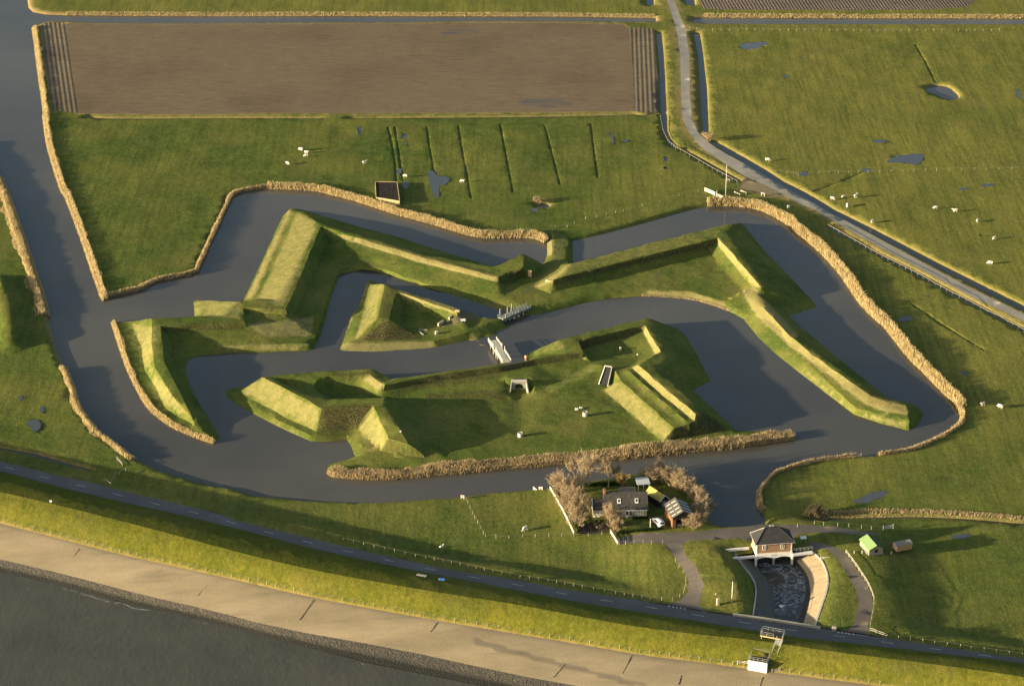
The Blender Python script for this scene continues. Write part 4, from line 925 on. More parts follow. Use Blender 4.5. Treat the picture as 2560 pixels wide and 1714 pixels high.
reeds('reed_belt', xy(smooth_line([(1558,1147),(1652,1138),(1850,1119),(1900,1111),(1986,1098)],1)), 4.2, 2.5, lambda p: inpoly(p, mpoly), REED2, 20, .5, ph=12)
reeds('bank_grass', xy(many(C,(800,1172),(1000,1178),(1200,1195),(1350,1220),(1500,1265),(1650,1320))), .9, .8, lambda p: inpoly(p, opoly), REED, 22, .1, ph=13)
reeds('bank_grass', xy(many(T,(0,130),(400,132),(1000,135),(1700,136),(2340,138))), 2.2, 1.1, lambda p: ~inpoly(p, canal_e), REED, 8, .2, ph=14)
reeds('bank_grass', xy([(165,39),(500,41),(800,40.5),(1400,42),(1600,45),(1636,46)]), 2.2, .9, out_moat, REED, 7, .2, ph=15)
reeds('bank_grass', xy(many(O,(300,182),(800,155),(1300,150),(1700,168),(2340,220)), .3), 2.6, 1.0, lambda p: p[:,1] > dist(p*0, [(0,0),(1,0)])-1e9, REED2, 10, .1, ph=16)
# ------------------------------------------------------------------ fences
post_me = MB().hexa([(-.06,-.06,0),(.06,-.06,0),(.06,.06,0),(-.06,.06,0)], [(-.05,-.05,1),(.05,-.05,1),(.05,.05,1),(-.05,.05,1)]).me('post')
post_me.materials.append(m_post)
white_post_me = MB().hexa([(-.07,-.07,0),(.07,-.07,0),(.07,.07,0),(-.07,.07,0)], [(-.06,-.06,1),(.06,-.06,1),(.06,.06,1),(-.06,.06,1)]).me('white_post'); white_post_me.materials.append(m_offw)
def fence(name, label, pts, spacing=None, h=1.15, wires=(), rails=(), me=None, wd=1.0, cat='fence', railw=(.04,.10), mat=None, group='post and wire fences'):
    p = [hit(*q[:2]) for q in pts]
    if spacing: p = [Vector((a[0], a[1], drop(a[0], a[1]))) for a in dens([tuple(a) for a in p], spacing)]
    root = thing(name, label, cat, p[0], group=group); o0 = p[0]
    for i, q in enumerate(p[:98]):
        o = link('post', me or post_me, None, root); hh = h*random.uniform(.92,1.06); o.location = (q.x-o0.x, q.y-o0.y, q.z-o0.z-.05)
        o.scale = (wd*.78, wd*.78, hh*.92+.05); o.rotation_euler = (random.gauss(0,.03), random.gauss(0,.03), random.uniform(0,1.5))
    if wires:
        m = MB()
        for a, b in zip(p[:-1], p[1:]):
            for f in wires: m.bar(a-o0+Vector((0,0,h*f)), b-o0+Vector((0,0,h*f)), .014)
        m.put('wire', m_wire, root)
    if rails:
        m = MB()
        for a, b in zip(p[:-1], p[1:]):
            for f in rails: m.bar(a-o0+Vector((0,0,h*f)), b-o0+Vector((0,0,h*f)), railw[0], railw[1])
        m.put('rail', mat or m_post, root)
    return root
dyf = [(x, np.interp(x, [a[0] for a in revet_l], [a[1] for a in revet_l])-4.5) for x in (-30, 150, 300, 450, 600, 780, 960, 1110, 1300, 1449, 1599, 1748, 1860)]
fence('dyke_fence', 'long post and wire fence along the top edge of the pale sea slope', dyf, 2.85, 1.25, (.55,.9), wd=.85)
fence('dyke_fence', 'short stretch of dyke fence to the right of the white outlet box', [(1950,1676),(1999,1684),(2200,1710)], 2.85, 1.2, (.55,.9), wd=.85)
fence('verge_fence', 'row of posts on the grass verge between road and sheltered meadow', many(L,(860,842),(1290,936),(1550,992),(1835,1050),(2108,1105),(2335,1150))+many(P,(235,185),(520,235),(800,285),(1090,335),(1278,338),(1338,305),(1368,272),(1388,215),(1388,150),(1365,105),(1330,60),(1300,12)), 3.0, 1.15, (.9,), wd=1.05)
fence('drive_fence', 'post fence below the drive leading to the dark roofed house', many(Mz,(1043,1030),(1125,1022),(1215,1018),(1308,1015),(1403,1018),(1518,1012)), None, 1.25, (.55,.9), wd=1.2)
fence('paddock_fence', 'fence of pale posts crossing the meadow down from the moat edge', many(L,(1885,500),(1900,530),(1918,572),(1938,615),(1958,655),(1982,695),(2003,738),(2030,782),(2048,808)), None, 1.2, (.5,.9), wd=1.2)
fence('paddock_fence', 'fence of pale posts running along the meadow towards the garden', many(L,(2048,808),(2135,815),(2243,820))+many(Mz,(25,945),(163,945),(307,943),(440,938),(575,935),(727,935),(872,920),(960,905)), None, 1.2, (.5,.9), wd=1.2)
fence('plank_fence', 'long pale plank fence sloping down beside the garden shrubs', many(Mz,(318,440),(380,545),(440,650),(505,780),(575,928)), 2.2, 1.15, (), (.35,.62,.9), wd=1.3, railw=(.05,.28), mat=m_offw, group='plank fences of the garden')
fence('plank_fence', 'short pale plank fence at the end of the house drive', many(Mz,(962,905),(1000,965),(1038,1030)), 2.0, 1.15, (), (.35,.62,.9), wd=1.3, railw=(.05,.26), mat=m_offw, group='plank fences of the garden')
fence('meadow_fence', 'pale rail fence along the meadow side of the country lane', many(D,(430,500),(900,770),(1300,970),(1640,1160),(2120,1400),(2340,1525)), 3.2, 1.1, (), (.92,), wd=.8, railw=(.05,.09), mat=m_post)
fence('meadow_fence', 'fence beside the narrow ditch left of the country lane bend', many(S,(1318,860),(1335,960),(1372,1040),(1430,1092),(1500,1128),(1700,1245),(1880,1342),(1930,1310)), 3.0, 1.1, (), (.92,), wd=.8, railw=(.04,.08), mat=m_post)
fence('path_fence', 'row of posts along the grass path above the northern moat arm', many(B,(1905,505),(2020,500),(2090,470))+many(C,(250,420),(355,405),(450,378),(540,362),(620,348),(800,296),(975,255),(1160,195),(1345,155),(1420,140)), None, 1.15, (.5,.9), wd=.9)
fence('pasture_fence', 'wire fence crossing the right hand pasture with a dark gap near the ditch', many(T,(520,1258),(605,1268),(690,1282),(770,1272),(910,1268),(1200,1262),(1700,1250),(2340,1236)), 4.6, 1.1, (.45,.7,.95), wd=.8)
fence('canal_fence', 'pale fence along the canal at the top of the right pasture', many(T,(-160,205),(0,228),(250,226),(800,228),(1500,230),(2160,226)), 3.6, 1.1, (.45,.7,.95), wd=1.0)
fence('drive_fence', 'fence curving along the outer side of the drive right of the pumping house', many(N,(1615,632),(1645,672),(1678,715),(1710,760),(1742,805),(1772,852),(1805,900),(1835,952),(1858,1000),(1876,1045),(1890,1090),(1890,1150),(1880,1210),(1868,1270),(1855,1330),(1850,1395),(1915,1420),(2018,1458)), None, 1.2, (), (.92,.5), wd=1.2, railw=(.05,.10), mat=m_offw)
fence('roadside_fence', 'row of pale posts along the road at the far right of the meadow', many(O,(1000,1345),(1115,1352),(1233,1362),(1350,1385),(1468,1405),(1590,1420),(1717,1440),(1822,1458),(1950,1472),(2070,1490),(2195,1508),(2320,1524)), None, 1.25, (.9,), wd=1.5)
fence('ditch_fence', 'post fence between the back drive and the reedy ditch', many(O,(130,262),(295,232),(385,245),(522,250),(632,258),(755,272),(850,285),(965,295)), None, 1.2, (.9,), wd=1.1)
fence('moat_fence', 'low fence on the grass bank at the lower left bend of the moat', many(K,(870,345),(925,385))+many(K,(955,310),(1000,290),(1048,255)), None, 1.1, (), (.9,), wd=.8, mat=m_wood)
# ------------------------------------------------------------------ gates, poles, small wooden things
def gate(name, label, a, b, h=1.1, bars=4, mat=None, wd=.09, group=None, cat='gate'):
    p0, p1 = hit(*a), hit(*b); loc, rz, Ln = frame(p0, p1); dz = p1.z-p0.z; root = thing(name, label, cat, loc, rz, group); mat = mat or m_offw
    for x in (0, Ln): MB().box(x-.09,x+.09,-.09,.09,-.1,h+.15).put('post', mat, root)
    m = MB()
    for k in range(bars): z = h*(k+1)/bars; m.bar((0,0,z),(Ln,0,z+dz*0),wd*.5,wd)
    m.bar((.1,0,h*.25),(Ln-.1,0,h),.05,.07); m.put('gate_bar', mat, root); return root
gate('field_gate', 'white barred gate left of the white post by the path to the fort', C(1412,150), C(1510,195), 1.35, 5, m_offw, .2)
gate('field_gate', 'white barred gate right of the white post by the path to the fort', C(1528,205), C(1588,232), 1.3, 5, m_offw, .2)
gate('field_gate', 'grey gate where the short track leaves the sea road at left', K(978,165), K(1022,215), 1.0, 3, m_wood, .09)
gate('field_gate', 'pale gate beside the caravan at the end of the back drive', O(968,290), O(1065,285), 1.1, 4, m_offw, .12)
gate('barrier_rail', 'white low rail nearest the fort gate on the dark grass', C(1700,168), C(1752,190), .6, 1, m_offw, .16, 'white rails beside the parking patch', 'barrier')
gate('barrier_rail', 'white low rail nearest the parking patch on the dark grass', C(1765,155), C(1815,178), .6, 1, m_offw, .16, 'white rails beside the parking patch', 'barrier')
gate('jetty_rail', 'small white rail at the moat edge above the meadow fence', L(1845,485), L(1868,490), 1.0, 2, m_offw, .16, None, 'railing')
gate('garden_bench', 'white bench left of the pair beside the moat and plank fence', Mz(145,440), Mz(178,440), .8, 2, m_white, .2, 'pair of white benches by the moat', 'bench')
gate('garden_bench', 'white bench right of the pair beside the moat and plank fence', Mz(203,440), Mz(236,440), .8, 2, m_white, .2, 'pair of white benches by the moat', 'bench')
def pole(name, label, base, top_px, r=.09, cat='pole', mat=None, cross=None):
    p = hit(*base); h = (base[1]-top_px[1])/(FPX*CP/(p-EYE).length)*1.02; root = thing(name, label, cat, p)
    MB().cyl((0,0,-.1), r, r*.7, h+.1, 10).put('shaft', mat or m_wood, root, True)
    if cross: MB().box(-.6,.6,-.06,.06,h-.5,h-.35).put('crossarm', mat or m_wood, root)
    MB().cyl((0,0,h), r*1.1, r*.3, .15, 10).put('cap', mat or m_wood, root, True); return root
pole('utility_pole', 'tall thin timber pole beside the white gates', C(1615,190), C(1635,-85), .15, 'pole', m_offw, None)
pole('flagpole', 'white flagpole on the mown mound left of the outlet channel', N(505,1112), N(517,908), .10, 'flagpole', m_white)
pole('garden_pole', 'white pole on the lawn left of the parked white car', Mz(1386,862), Mz(1390,752), .09, 'pole', m_white)
pole('marker_post', 'white post standing between the two white gates', C(1528,210), C(1535,150), .14, 'post', m_offw)
def goal(label, a, b, h):
    p0, p1 = hit(*a), hit(*b); loc, rz, Ln = frame(p0, p1); r = thing('wooden_stand', label, 'stand', loc, rz)  # plain white wooden frame, use unknown
    for x in (0, Ln): MB().box(x-.1,x+.1,-.1,.1,-.05,h).put('leg', m_offw, r)
    MB().box(-.15,Ln+.15,-.25,.25,h,h+.16).put('top_board', m_offw, r)
goal('white wooden frame standing between the lane and the moat reeds', C(1966,190), C(1993,198), 1.0)
def info_board(label, base, wdt=1.2, h=1.3, rz=.2, mat=None):
    p = hit(*base); r = thing('information_board', label, 'sign', p, rz)
    for x in (-wdt*.35, wdt*.35): MB().box(x-.05,x+.05,-.05,.05,-.05,h).put('post', m_wood, r)
    m = MB(); m.hexa([(-wdt/2,-.45,h-.05),(wdt/2,-.45,h-.05),(wdt/2,.35,h+.35),(-wdt/2,.35,h+.35)], [(-wdt/2,-.47,h),(wdt/2,-.47,h),(wdt/2,.33,h+.40),(-wdt/2,.33,h+.40)]); m.put('panel', mat or m_white, r)
info_board('white slanted board on the paved notch of the ravelin', B(1005,1432), 1.5, .9)
info_board('white double panel sign beside the drive behind the pumping house', N(1200,525), 1.6, 1.3)
info_board('dark slanted board on the grass left of the tall timber pole', C(1640,62), 1.3, .9, -.2, m_wood)
# ------------------------------------------------------------------ wells, stones
def well(label, base):
    p = hit(*base); r = thing('well_ring', label, 'well', p, group='concrete well rings in the court')
    m = MB(); n = 20
    o_, i_ = .70, .56
    for k in range(n):
        a, b = 2*math.pi*k/n, 2*math.pi*(k+1)/n; ca, sa, cb, sb = math.cos(a), math.sin(a), math.cos(b), math.sin(b)
        m.quad((o_*ca,o_*sa,-.1),(o_*cb,o_*sb,-.1),(o_*cb,o_*sb,1.25),(o_*ca,o_*sa,1.25)); m.quad((o_*ca,o_*sa,1.25),(o_*cb,o_*sb,1.25),(i_*cb,i_*sb,1.25),(i_*ca,i_*sa,1.25)); m.quad((i_*cb,i_*sb,1.25),(i_*cb,i_*sb,.6),(i_*ca,i_*sa,.6),(i_*ca,i_*sa,1.25))
    m.put('ring', m_offw, r); MB().cyl((0,0,.78), .57, .57, .06, 20).put('lid', m_conc, r)
well('round pale concrete well in the court close to the reed belt', H(1562,1290)); well('round pale concrete well in the court beside two white blocks', I(635,1088))
def block(name, label, base, sx, sy, sz, mat, rz=.1, cat='block', group=None, bev=.06):
    p = hit(*base); o = MB().box(-sx/2,sx/2,-sy/2,sy/2,-.05,sz).put(name, mat, None, False, bev); o.location = p; o.rotation_euler = (0,0,rz); return prop(o, label, cat, group)
block('stone_block', 'white block left of the pair beside the concrete well', I(553,1028), .9, .6, .45, m_white, .1, 'block', 'white blocks by the well')
block('stone_block', 'white block right of the pair beside the concrete well', I(594,1018), .9, .6, .45, m_white, .1, 'block', 'white blocks by the well')
block('stone_block', 'squat white block standing at the ravelin edge above the inner moat', B(747,1540), .9, .8, 1.0, m_offw, .3)
block('pale_post', 'pale squat pillar in the shaded yard of the eastern bastion', I(980,448), .55, .55, 1.0, m_offw, .2, 'pillar')
block('pale_post', 'small white stub on the lit floor of the eastern bastion', I(1145,496), .3, .3, .45, m_white, .2, 'pillar')
block('stub_post', 'small white stub on the grass slope beside the court edge', H(397,1246), .4, .3, .45, m_white, .2, 'pillar')
block('plank', 'grey plank nearer the reeds of the two lying in the ravelin yard', B(597,1530), 3.0, .35, .18, m_wood, -1.0, 'plank', None, .02)
block('plank', 'grey plank farther back of the two lying in the ravelin yard', B(615,1498), 2.8, .35, .18, m_wood, -.1, 'plank', None, .02)
block('meter_cabinet', 'grey cabinet beside the road at the right end of the parapet wall', N(1502,1385), 1.1, .8, 1.2, m_conc, -.15, 'cabinet')
block('pump_pillar', 'pale reddish pillar on the mound beside the white flagpole', N(370,1135), .75, .75, 1.9, plain('pale_pink_stone', (.50,.34,.24), .85, .2), .2, 'pillar')
block('white_marker', 'white round ended marker on the verge by the lane and moat reeds', C(2226,312), .75, .6, .95, m_white, .2, 'marker')
block('white_bollard', 'small white stub on the grass beside the pillar and flagpole', N(348,1035), .22, .22, .35, m_white, 0, 'bollard', None, .03)
for q, lb in (((1698,630), 'white bollard at the gap between the drive and green hut'), ((1776,632), 'white bollard close to the left wall of the green hut'), ((2060,640), 'white bollard between the green hut and the caravan')):
    block('white_bollard', lb, N(*q), .25, .25, .75, m_offw, 0, 'bollard', None, .03)
# ------------------------------------------------------------------ covered pen by the moat
def pen():
    a, b, c, d = hit(*B(158,245)), hit(*B(388,282)), hit(*B(362,95)), hit(*B(150,92)); o0 = a
    root = thing('covered_pen', 'square pen with dark cover and pale reed screens beside the moat reeds', 'pen', o0)
    l = [q-o0 for q in (a, b, c, d)]; h = 1.35; m = MB()
    m.hexa([q+Vector((0,0,h-.5)) for q in l], [q+Vector((0,0,h)) for q in l]); t = NT('dark_cover'); cc = t.mix(t.ramp(t.noise(1.2, 6, rough=.7), .35, .7), (.022,.020,.016), (.060,.052,.042)); t.bump(t.noise(1.5, 5), .8, .3); t.set(cc, 1.0, .05); m.put('cover', t.m, root)
    for i in range(4): MB().bar(l[i]+Vector((0,0,.72)), l[(i+1) % 4]+Vector((0,0,.72)), .22, 1.6).put('reed_screen', plain('reed_screen', (.40,.32,.17), .95, .35, 3), root)
    prop(root)
pen()
# ------------------------------------------------------------------ sheep and birds
def remeshed(m, name, mat, vox=.045, sm=2):
    o = m.put(name+'_tmp', mat); md = o.modifiers.new('r', 'REMESH'); md.mode = 'VOXEL'; md.voxel_size = vox
    s = o.modifiers.new('s', 'SMOOTH'); s.iterations = sm; s.factor = .5
    bpy.context.view_layer.update(); dg = bpy.context.evaluated_depsgraph_get(); me = bpy.data.meshes.new_from_object(o.evaluated_get(dg)); me.name = name
    me.polygons.foreach_set('use_smooth', [True]*len(me.polygons)); bpy.data.objects.remove(o); return me
def ball(m, c, rx, ry, rz, n=10):
    i = len(m.v); k = 7
    for a in range(k+1):
        th = math.pi*a/k
        for b in range(n): ph = 2*math.pi*b/n; m.v.append((c[0]+rx*math.sin(th)*math.cos(ph), c[1]+ry*math.sin(th)*math.sin(ph), c[2]+rz*math.cos(th)))
    for a in range(k):
        for b in range(n): m.f.append((i+a*n+b, i+(a+1)*n+b, i+(a+1)*n+(b+1) % n, i+a*n+(b+1) % n))
    return m
def sheep_me(name, graze):
    m = MB(); ball(m, (0,0,.66), .58, .33, .34); ball(m, (-.42,0,.70), .28, .28, .28); ball(m, (.42,0,.70), .30, .27, .30)
    hx, hz = (.86,.30) if graze else (.86,.98)
    m.tube([(.50,0,.78),(.68,0,(.78+hz)/2),(hx-.08,0,hz+.03)], [.20,.15,.12], 8); ball(m, (hx,0,hz), .19, .11, .12); ball(m, (hx+.14,0,hz-.04), .10, .075, .075)
    for s in (-1,1): ball(m, (hx-.10,s*.14,hz+.06), .05, .09, .035)
    for x in (-.38,.36):
        for s in (-1,1): m.tube([(x,s*.17,.50),(x+.02,s*.17,.25),(x,s*.17,-.02)], [.10,.055,.05], 6)
    ball(m, (-.66,0,.62), .07, .06, .14)
    return remeshed(m, name, None, .05)
t = NT('wool'); wc = t.mix(t.ramp(t.noise(4, 5), .3, .7), (.62,.56,.45), (.80,.74,.62)); zs = t.n('SeparateXYZ', 2, Vector=t.n('TexCoord', 3)); t.bump(t.noise(9, 4), .6, .05); t.set(wc, .95, .05); m_wool = t.m
sme = [sheep_me('grazing_sheep_body', True), sheep_me('standing_sheep_body', False)]
for q in sme: q.materials.append(m_wool)
SHEEP = [((752.8,377),0,'upper left sheep of the tight trio on the left meadow',1), ((765.8,384),1,'middle sheep of the tight trio on the left meadow',0), ((765.8,392),0,'lowest sheep of the tight trio on the left meadow',0),
 ((718.6,411),0,'lone sheep just below left of the tight trio on the left meadow',0), ((911,409),1,'lone sheep between the tight trio and the covered pen',0), ((1014,443),0,'sheep grazing just above the covered pen beside a wet drain',0), ((1156.6,456),0,'sheep beside a drain line right of the cross shaped puddle',0),
 ((1919,403),0,'lone sheep above the lane ditch near the wire fence start',1), ((2080.7,499),0,'leftmost of three sheep in a row by the lane ditch',0), ((2108.7,495),0,'middle of three sheep in a row by the lane ditch',0), ((2138.8,494),1,'rightmost of three sheep in a row by the lane ditch',1), ((2118,517),0,'sheep just below the row of three by the lane ditch',1),
 ((2180.5,558),1,'sheep standing alone right at the ditch bank of the lane',1), ((2339,522),0,'left sheep of a spaced pair in the right pasture',0), ((2388,530),1,'right sheep of a spaced pair in the right pasture',1), ((2443,555),0,'small distant sheep right of the spaced pair in the pasture',0), ((2486,598),0,'sheep farthest right in the pasture beside a dark bird',0), ((2476,661),0,'sheep lowest in the right pasture above the lane',1),
 ((2457,1013),1,'left sheep of the pair near the right moat corner',0), ((2501,1020),0,'right sheep of the pair near the right moat corner',1), ((1313,1325),0,'white sheep grazing in the paddock left of the plank fence',1)]
for i, (q, k, lb, big) in enumerate(SHEEP):
    o = link('sheep', sme[k]); o.location = hit(*q); o.rotation_euler = (0,0,random.uniform(-3.1,3.1)); o.scale = (1.30 if big else 1.12,)*3; prop(o, lb, 'sheep', 'white sheep grazing on the meadows')
def bird_me(name, mat):
    m = MB(); ball(m, (0,0,.24), .30, .15, .15, 10); m.tube([(.20,0,.28),(.30,0,.42),(.33,0,.52)], [.07,.05,.045], 8); ball(m, (.36,0,.54), .08, .06, .06); m.tube([(.42,0,.54),(.52,0,.52)], [.025,.008], 6); m.tube([(-.25,0,.25),(-.46,0,.27)], [.08,.03], 8)
    for s in (-1,1): m.tube([(.02,s*.06,.14),(.02,s*.06,-.01)], [.022,.018], 5)
    me = remeshed(m, name, None, .03, 1); me.materials.append(mat); return me
bme = bird_me('bird_body', m_white); dme = bird_me('dark_bird_body', plain('dark_feathers', (.02,.02,.02), .8))
for (q, me, lb, s, z) in ((K(425,520), bme, 'white bird sitting on the lit grass of the sea dyke', 1.7, None), (L(1678,898), bme, 'white bird on the shadowed meadow above the verge posts', 1.9, None), (N(985,1165), bme, 'white bird floating in the foaming outlet channel', 2.0, 0.0), (D(1910,590), dme, 'dark bird in the pasture left of the farthest right sheep', 1.8, None), (Mz(660,835), bme, 'white round ornament bird on the bed beside the garden shrubs', 1.6, None)):
    o = link('bird', me); p = hit(*q) if z is None else W(q[0], q[1], z); o.location = p; o.scale = (s,)*3; o.rotation_euler = (0,0,random.uniform(-1,1)); prop(o, lb, 'bird')
# ================================================================== BUILDINGS
def gable_roof(m, x0, x1, y0, y1, ze, zr, over=.3, th=.14, axis='x'):
    """two slabs; ridge along x (or y)"""
    if axis == 'x':
        ym = (y0+y1)/2; k = (zr-ze)/(ym-y0)
        for s, ya in ((1, y0-over), (-1, y1+over)):
            za = ze-k*over
            m.hexa([(x0-over,ya,za),(x1+over,ya,za),(x1+over,ym,zr),(x0-over,ym,zr)], [(x0-over,ya,za+th),(x1+over,ya,za+th),(x1+over,ym,zr+th),(x0-over,ym,zr+th)])
    else:
        xm = (x0+x1)/2; k = (zr-ze)/(xm-x0)
        for s, xa in ((1, x0-over), (-1, x1+over)):
            za = ze-k*over
            m.hexa([(xa,y0-over,za),(xa,y1+over,za),(xm,y1+over,zr),(xm,y0-over,zr)], [(xa,y0-over,za+th),(xa,y1+over,za+th),(xm,y1+over,zr+th),(xm,y0-over,zr+th)])
    return m
def gable_walls(m, x0, x1, y0, y1, ze, zr, axis='x', z0=-.3):
    if axis == 'x':
        ym = (y0+y1)/2
        m.quad((x0,y0,z0),(x1,y0,z0),(x1,y0,ze),(x0,y0,ze)); m.quad((x1,y1,z0),(x0,y1,z0),(x0,y1,ze),(x1,y1,ze))
        for x in (x0, x1): m.quad((x,y0,z0),(x,y1,z0),(x,y1,ze),(x,ym,zr),(x,y0,ze))
    else:
        xm = (x0+x1)/2
        m.quad((x0,y0,z0),(x0,y1,z0),(x0,y1,ze),(x0,y0,ze)); m.quad((x1,y1,z0),(x1,y0,z0),(x1,y0,ze),(x1,y1,ze))
        for y in (y0, y1): m.quad((x0,y,z0),(x1,y,z0),(x1,y,ze),(xm,y,zr),(x0,y,ze))
    return m
def window(root, x0, x1, z0, z1, y=0.0, mull=1, glass=None, d=-1, fr=.09):
    m = MB(); a, b = (y-.05, y+.04)
    m.box(x0,x1,a,b,z0,z0+fr); m.box(x0,x1,a,b,z1-fr,z1); m.box(x0,x0+fr,a,b,z0+fr,z1-fr); m.box(x1-fr,x1,a,b,z0+fr,z1-fr)
    for k in range(1, mull+1): xx = x0+(x1-x0)*k/(mull+1); m.box(xx-fr/2,xx+fr/2,a,b,z0+fr,z1-fr)
    f = m.put('window', m_white, root); MB().box(x0+fr,x1-fr,y-.015,y+.02,z0+fr,z1-fr).put('pane', glass or m_glass, f); return f
# ---- farmhouse
loc, rz, Ln = frame(hit(*Mz(905,744)), hit(*Mz(1350,736)))
house = thing('house', 'long house with dark tiled roof, two roof windows and brick gable by the moat', 'house', loc, rz)
D_ = 7.8; ze, zr = 2.6, 5.6
m = MB(); m.quad((0,0,-.3),(Ln,0,-.3),(Ln,0,ze),(0,0,ze)); m.quad((Ln,D_,-.3),(0,D_,-.3),(0,D_,ze),(Ln,D_,ze)); m.put('wall', brickmat('pale_brick', (.40,.30,.17), (.34,.25,.145), (.40,.33,.24)), house)
m = MB(); m.quad((0,0,-.3),(0,D_,-.3),(0,D_,ze),(0,D_/2,zr),(0,0,ze)); m.put('gable', m_brick, house); m = MB(); m.quad((Ln,0,-.3),(Ln,D_,-.3),(Ln,D_,ze),(Ln,D_/2,zr),(Ln,0,ze)); m.put('gable', m_brick, house)
gable_roof(MB(), 0, Ln, 0, D_, ze, zr, .35).put('roof', m_tile, house)
MB().box(-.28,.36,D_/2-.5,D_/2+.5,3.5,6.7).put('chimney', m_brick, house, False, .03)
MB().box(-.12,.18,-.42,.6,-.2,5.0-1.6).put('buttress', m_brick, house)
for xc in (.34*Ln, .76*Ln):
    k = (zr-ze)/(D_/2); yy = 1.75; sk = MB()
    for (u0,u1,h,mt,nm) in ((-.42,.42,.22,m_white,'roof_window'),):
        sk.hexa([(xc-.45,yy-.5,ze+k*(yy-.5)+.10),(xc+.45,yy-.5,ze+k*(yy-.5)+.10),(xc+.45,yy+.5,ze+k*(yy+.5)+.10),(xc-.45,yy+.5,ze+k*(yy+.5)+.10)],
                [(xc-.45,yy-.5,ze+k*(yy-.5)+.30),(xc+.45,yy-.5,ze+k*(yy-.5)+.30),(xc+.45,yy+.5,ze+k*(yy+.5)+.30),(xc-.45,yy+.5,ze+k*(yy+.5)+.30)])
    f = sk.put('roof_window', m_white, house); g = MB(); z_ = lambda y: ze+k*y+.32
    g.hexa([(xc-.28,yy-.33,z_(yy-.33)-.05),(xc+.28,yy-.33,z_(yy-.33)-.05),(xc+.28,yy+.33,z_(yy+.33)-.05),(xc-.28,yy+.33,z_(yy+.33)-.05)], [(xc-.28,yy-.33,z_(yy-.33)),(xc+.28,yy-.33,z_(yy-.33)),(xc+.28,yy+.33,z_(yy+.33)),(xc-.28,yy+.33,z_(yy+.33))]); g.put('pane', m_glass, f)
window(house, .27*Ln, .41*Ln, .8, 2.3, 0, 1); window(house, .72*Ln, .91*Ln, .7, 2.3, 0, 2, plain('curtained_glass', (.30,.33,.30), .2, .2))
window(house, .585*Ln, .645*Ln, .5, 2.25, 0, 0)
f = MB(); f.box(.49*Ln,.555*Ln,-.06,.05,0,2.25); f = f.put('door', m_white, house); MB().box(.50*Ln,.545*Ln,-.075,-.055,.9,2.1).put('pane', m_glass, f); MB().box(.546*Ln,.551*Ln,-.12,-.06,1.0,1.15).put('handle', m_steel, f)
MB().box(-.2,Ln+.2,-.46,-.34,2.36,2.48).put('gutter', m_white, house)
# lean-to wing on the left, flat annex behind
m = MB(); gable_walls(m, -3.1, -.02, .9, 6.0, 2.2, 4.0, 'x'); m.put('wing_wall', plain('white_render', (.66,.60,.48), .8, .15), house); gable_roof(MB(), -3.0, -.25, .9, 6.0, 2.2, 4.0, .2, .12, 'x').put('wing_roof', m_tile, house)
m = MB(); m.bar((-3.25,.7,2.1),(-3.25,3.45,4.15),.1,.2); m.bar((-3.25,6.2,2.1),(-3.25,3.45,4.15),.1,.2); m.put('verge_board', m_white, house)
m = MB(); m.box(.42*Ln,.80*Ln,D_+.05,D_+4.2,-.2,2.4); m.put('annex', plain('annex_wall', (.20,.18,.15), .8), house); MB().box(.40*Ln,.82*Ln,D_+.4,D_+4.5,2.4,2.55).put('annex_roof', plain('felt_roof', (.10,.095,.075), .9), house)
# white flat roofed shelter behind the house
loc, rz, L2 = frame(hit(*Mz(1255,470)), hit(*Mz(1372,462))); sh = thing('flat_roof_shelter', 'open shelter with flat pale roof behind the house', 'shelter', loc, rz)
MB().box(-.3,L2+.3,-.3,3.6,2.5,2.68).put('roof', plain('pale_sheet', (.50,.52,.52), .5, .12), sh)
m = MB(); m.box(0,L2,3.2,3.3,-.1,2.5); m.put('back_wall', m_darkw, sh)
for x in (.1, L2/2, L2-.1): MB().box(x-.07,x+.07,-.07,.07,-.1,2.5).put('post', m_offw, sh)
# small shed with sunlit roof
loc, rz, L2 = frame(hit(*Mz(1490,640)), hit(*Mz(1580,615))); sd_ = thing('garden_shed', 'dark shed with bright left roof slope behind the striped barn', 'shed', loc, rz+.12)
gable_walls(MB(), 0, L2, 0, 6.0, 2.3, 3.6, 'y').put('wall', m_darkw, sd_)
xm = L2/2
for (xa, nm, mt) in ((-.25, 'roof_slope', plain('sunlit_roof_yellow', (.42,.33,.09), .9, .3, 1.5)), (L2+.25, 'roof_slope', m_tile)):  # yellow sunlight on the left slope is put into its colour
    k = 1.3/xm; za = 2.3-k*.25; MB().hexa([(xa,-.25,za),(xa,6.2,za),(xm,6.2,3.6),(xm,-.25,3.6)], [(xa,-.25,za+.12),(xa,6.2,za+.12),(xm,6.2,3.72),(xm,-.25,3.72)]).put(nm, mt, sd_)
m = MB(); m.bar((-.3,-.3,2.15),(xm,-.3,3.68),.08,.22); m.bar((L2+.3,-.3,2.15),(xm,-.3,3.68),.08,.22); m.put('barge_board', m_white, sd_)
MB().box(.6,L2-.6,-.05,.04,0,1.9).put('door', m_wood, sd_)
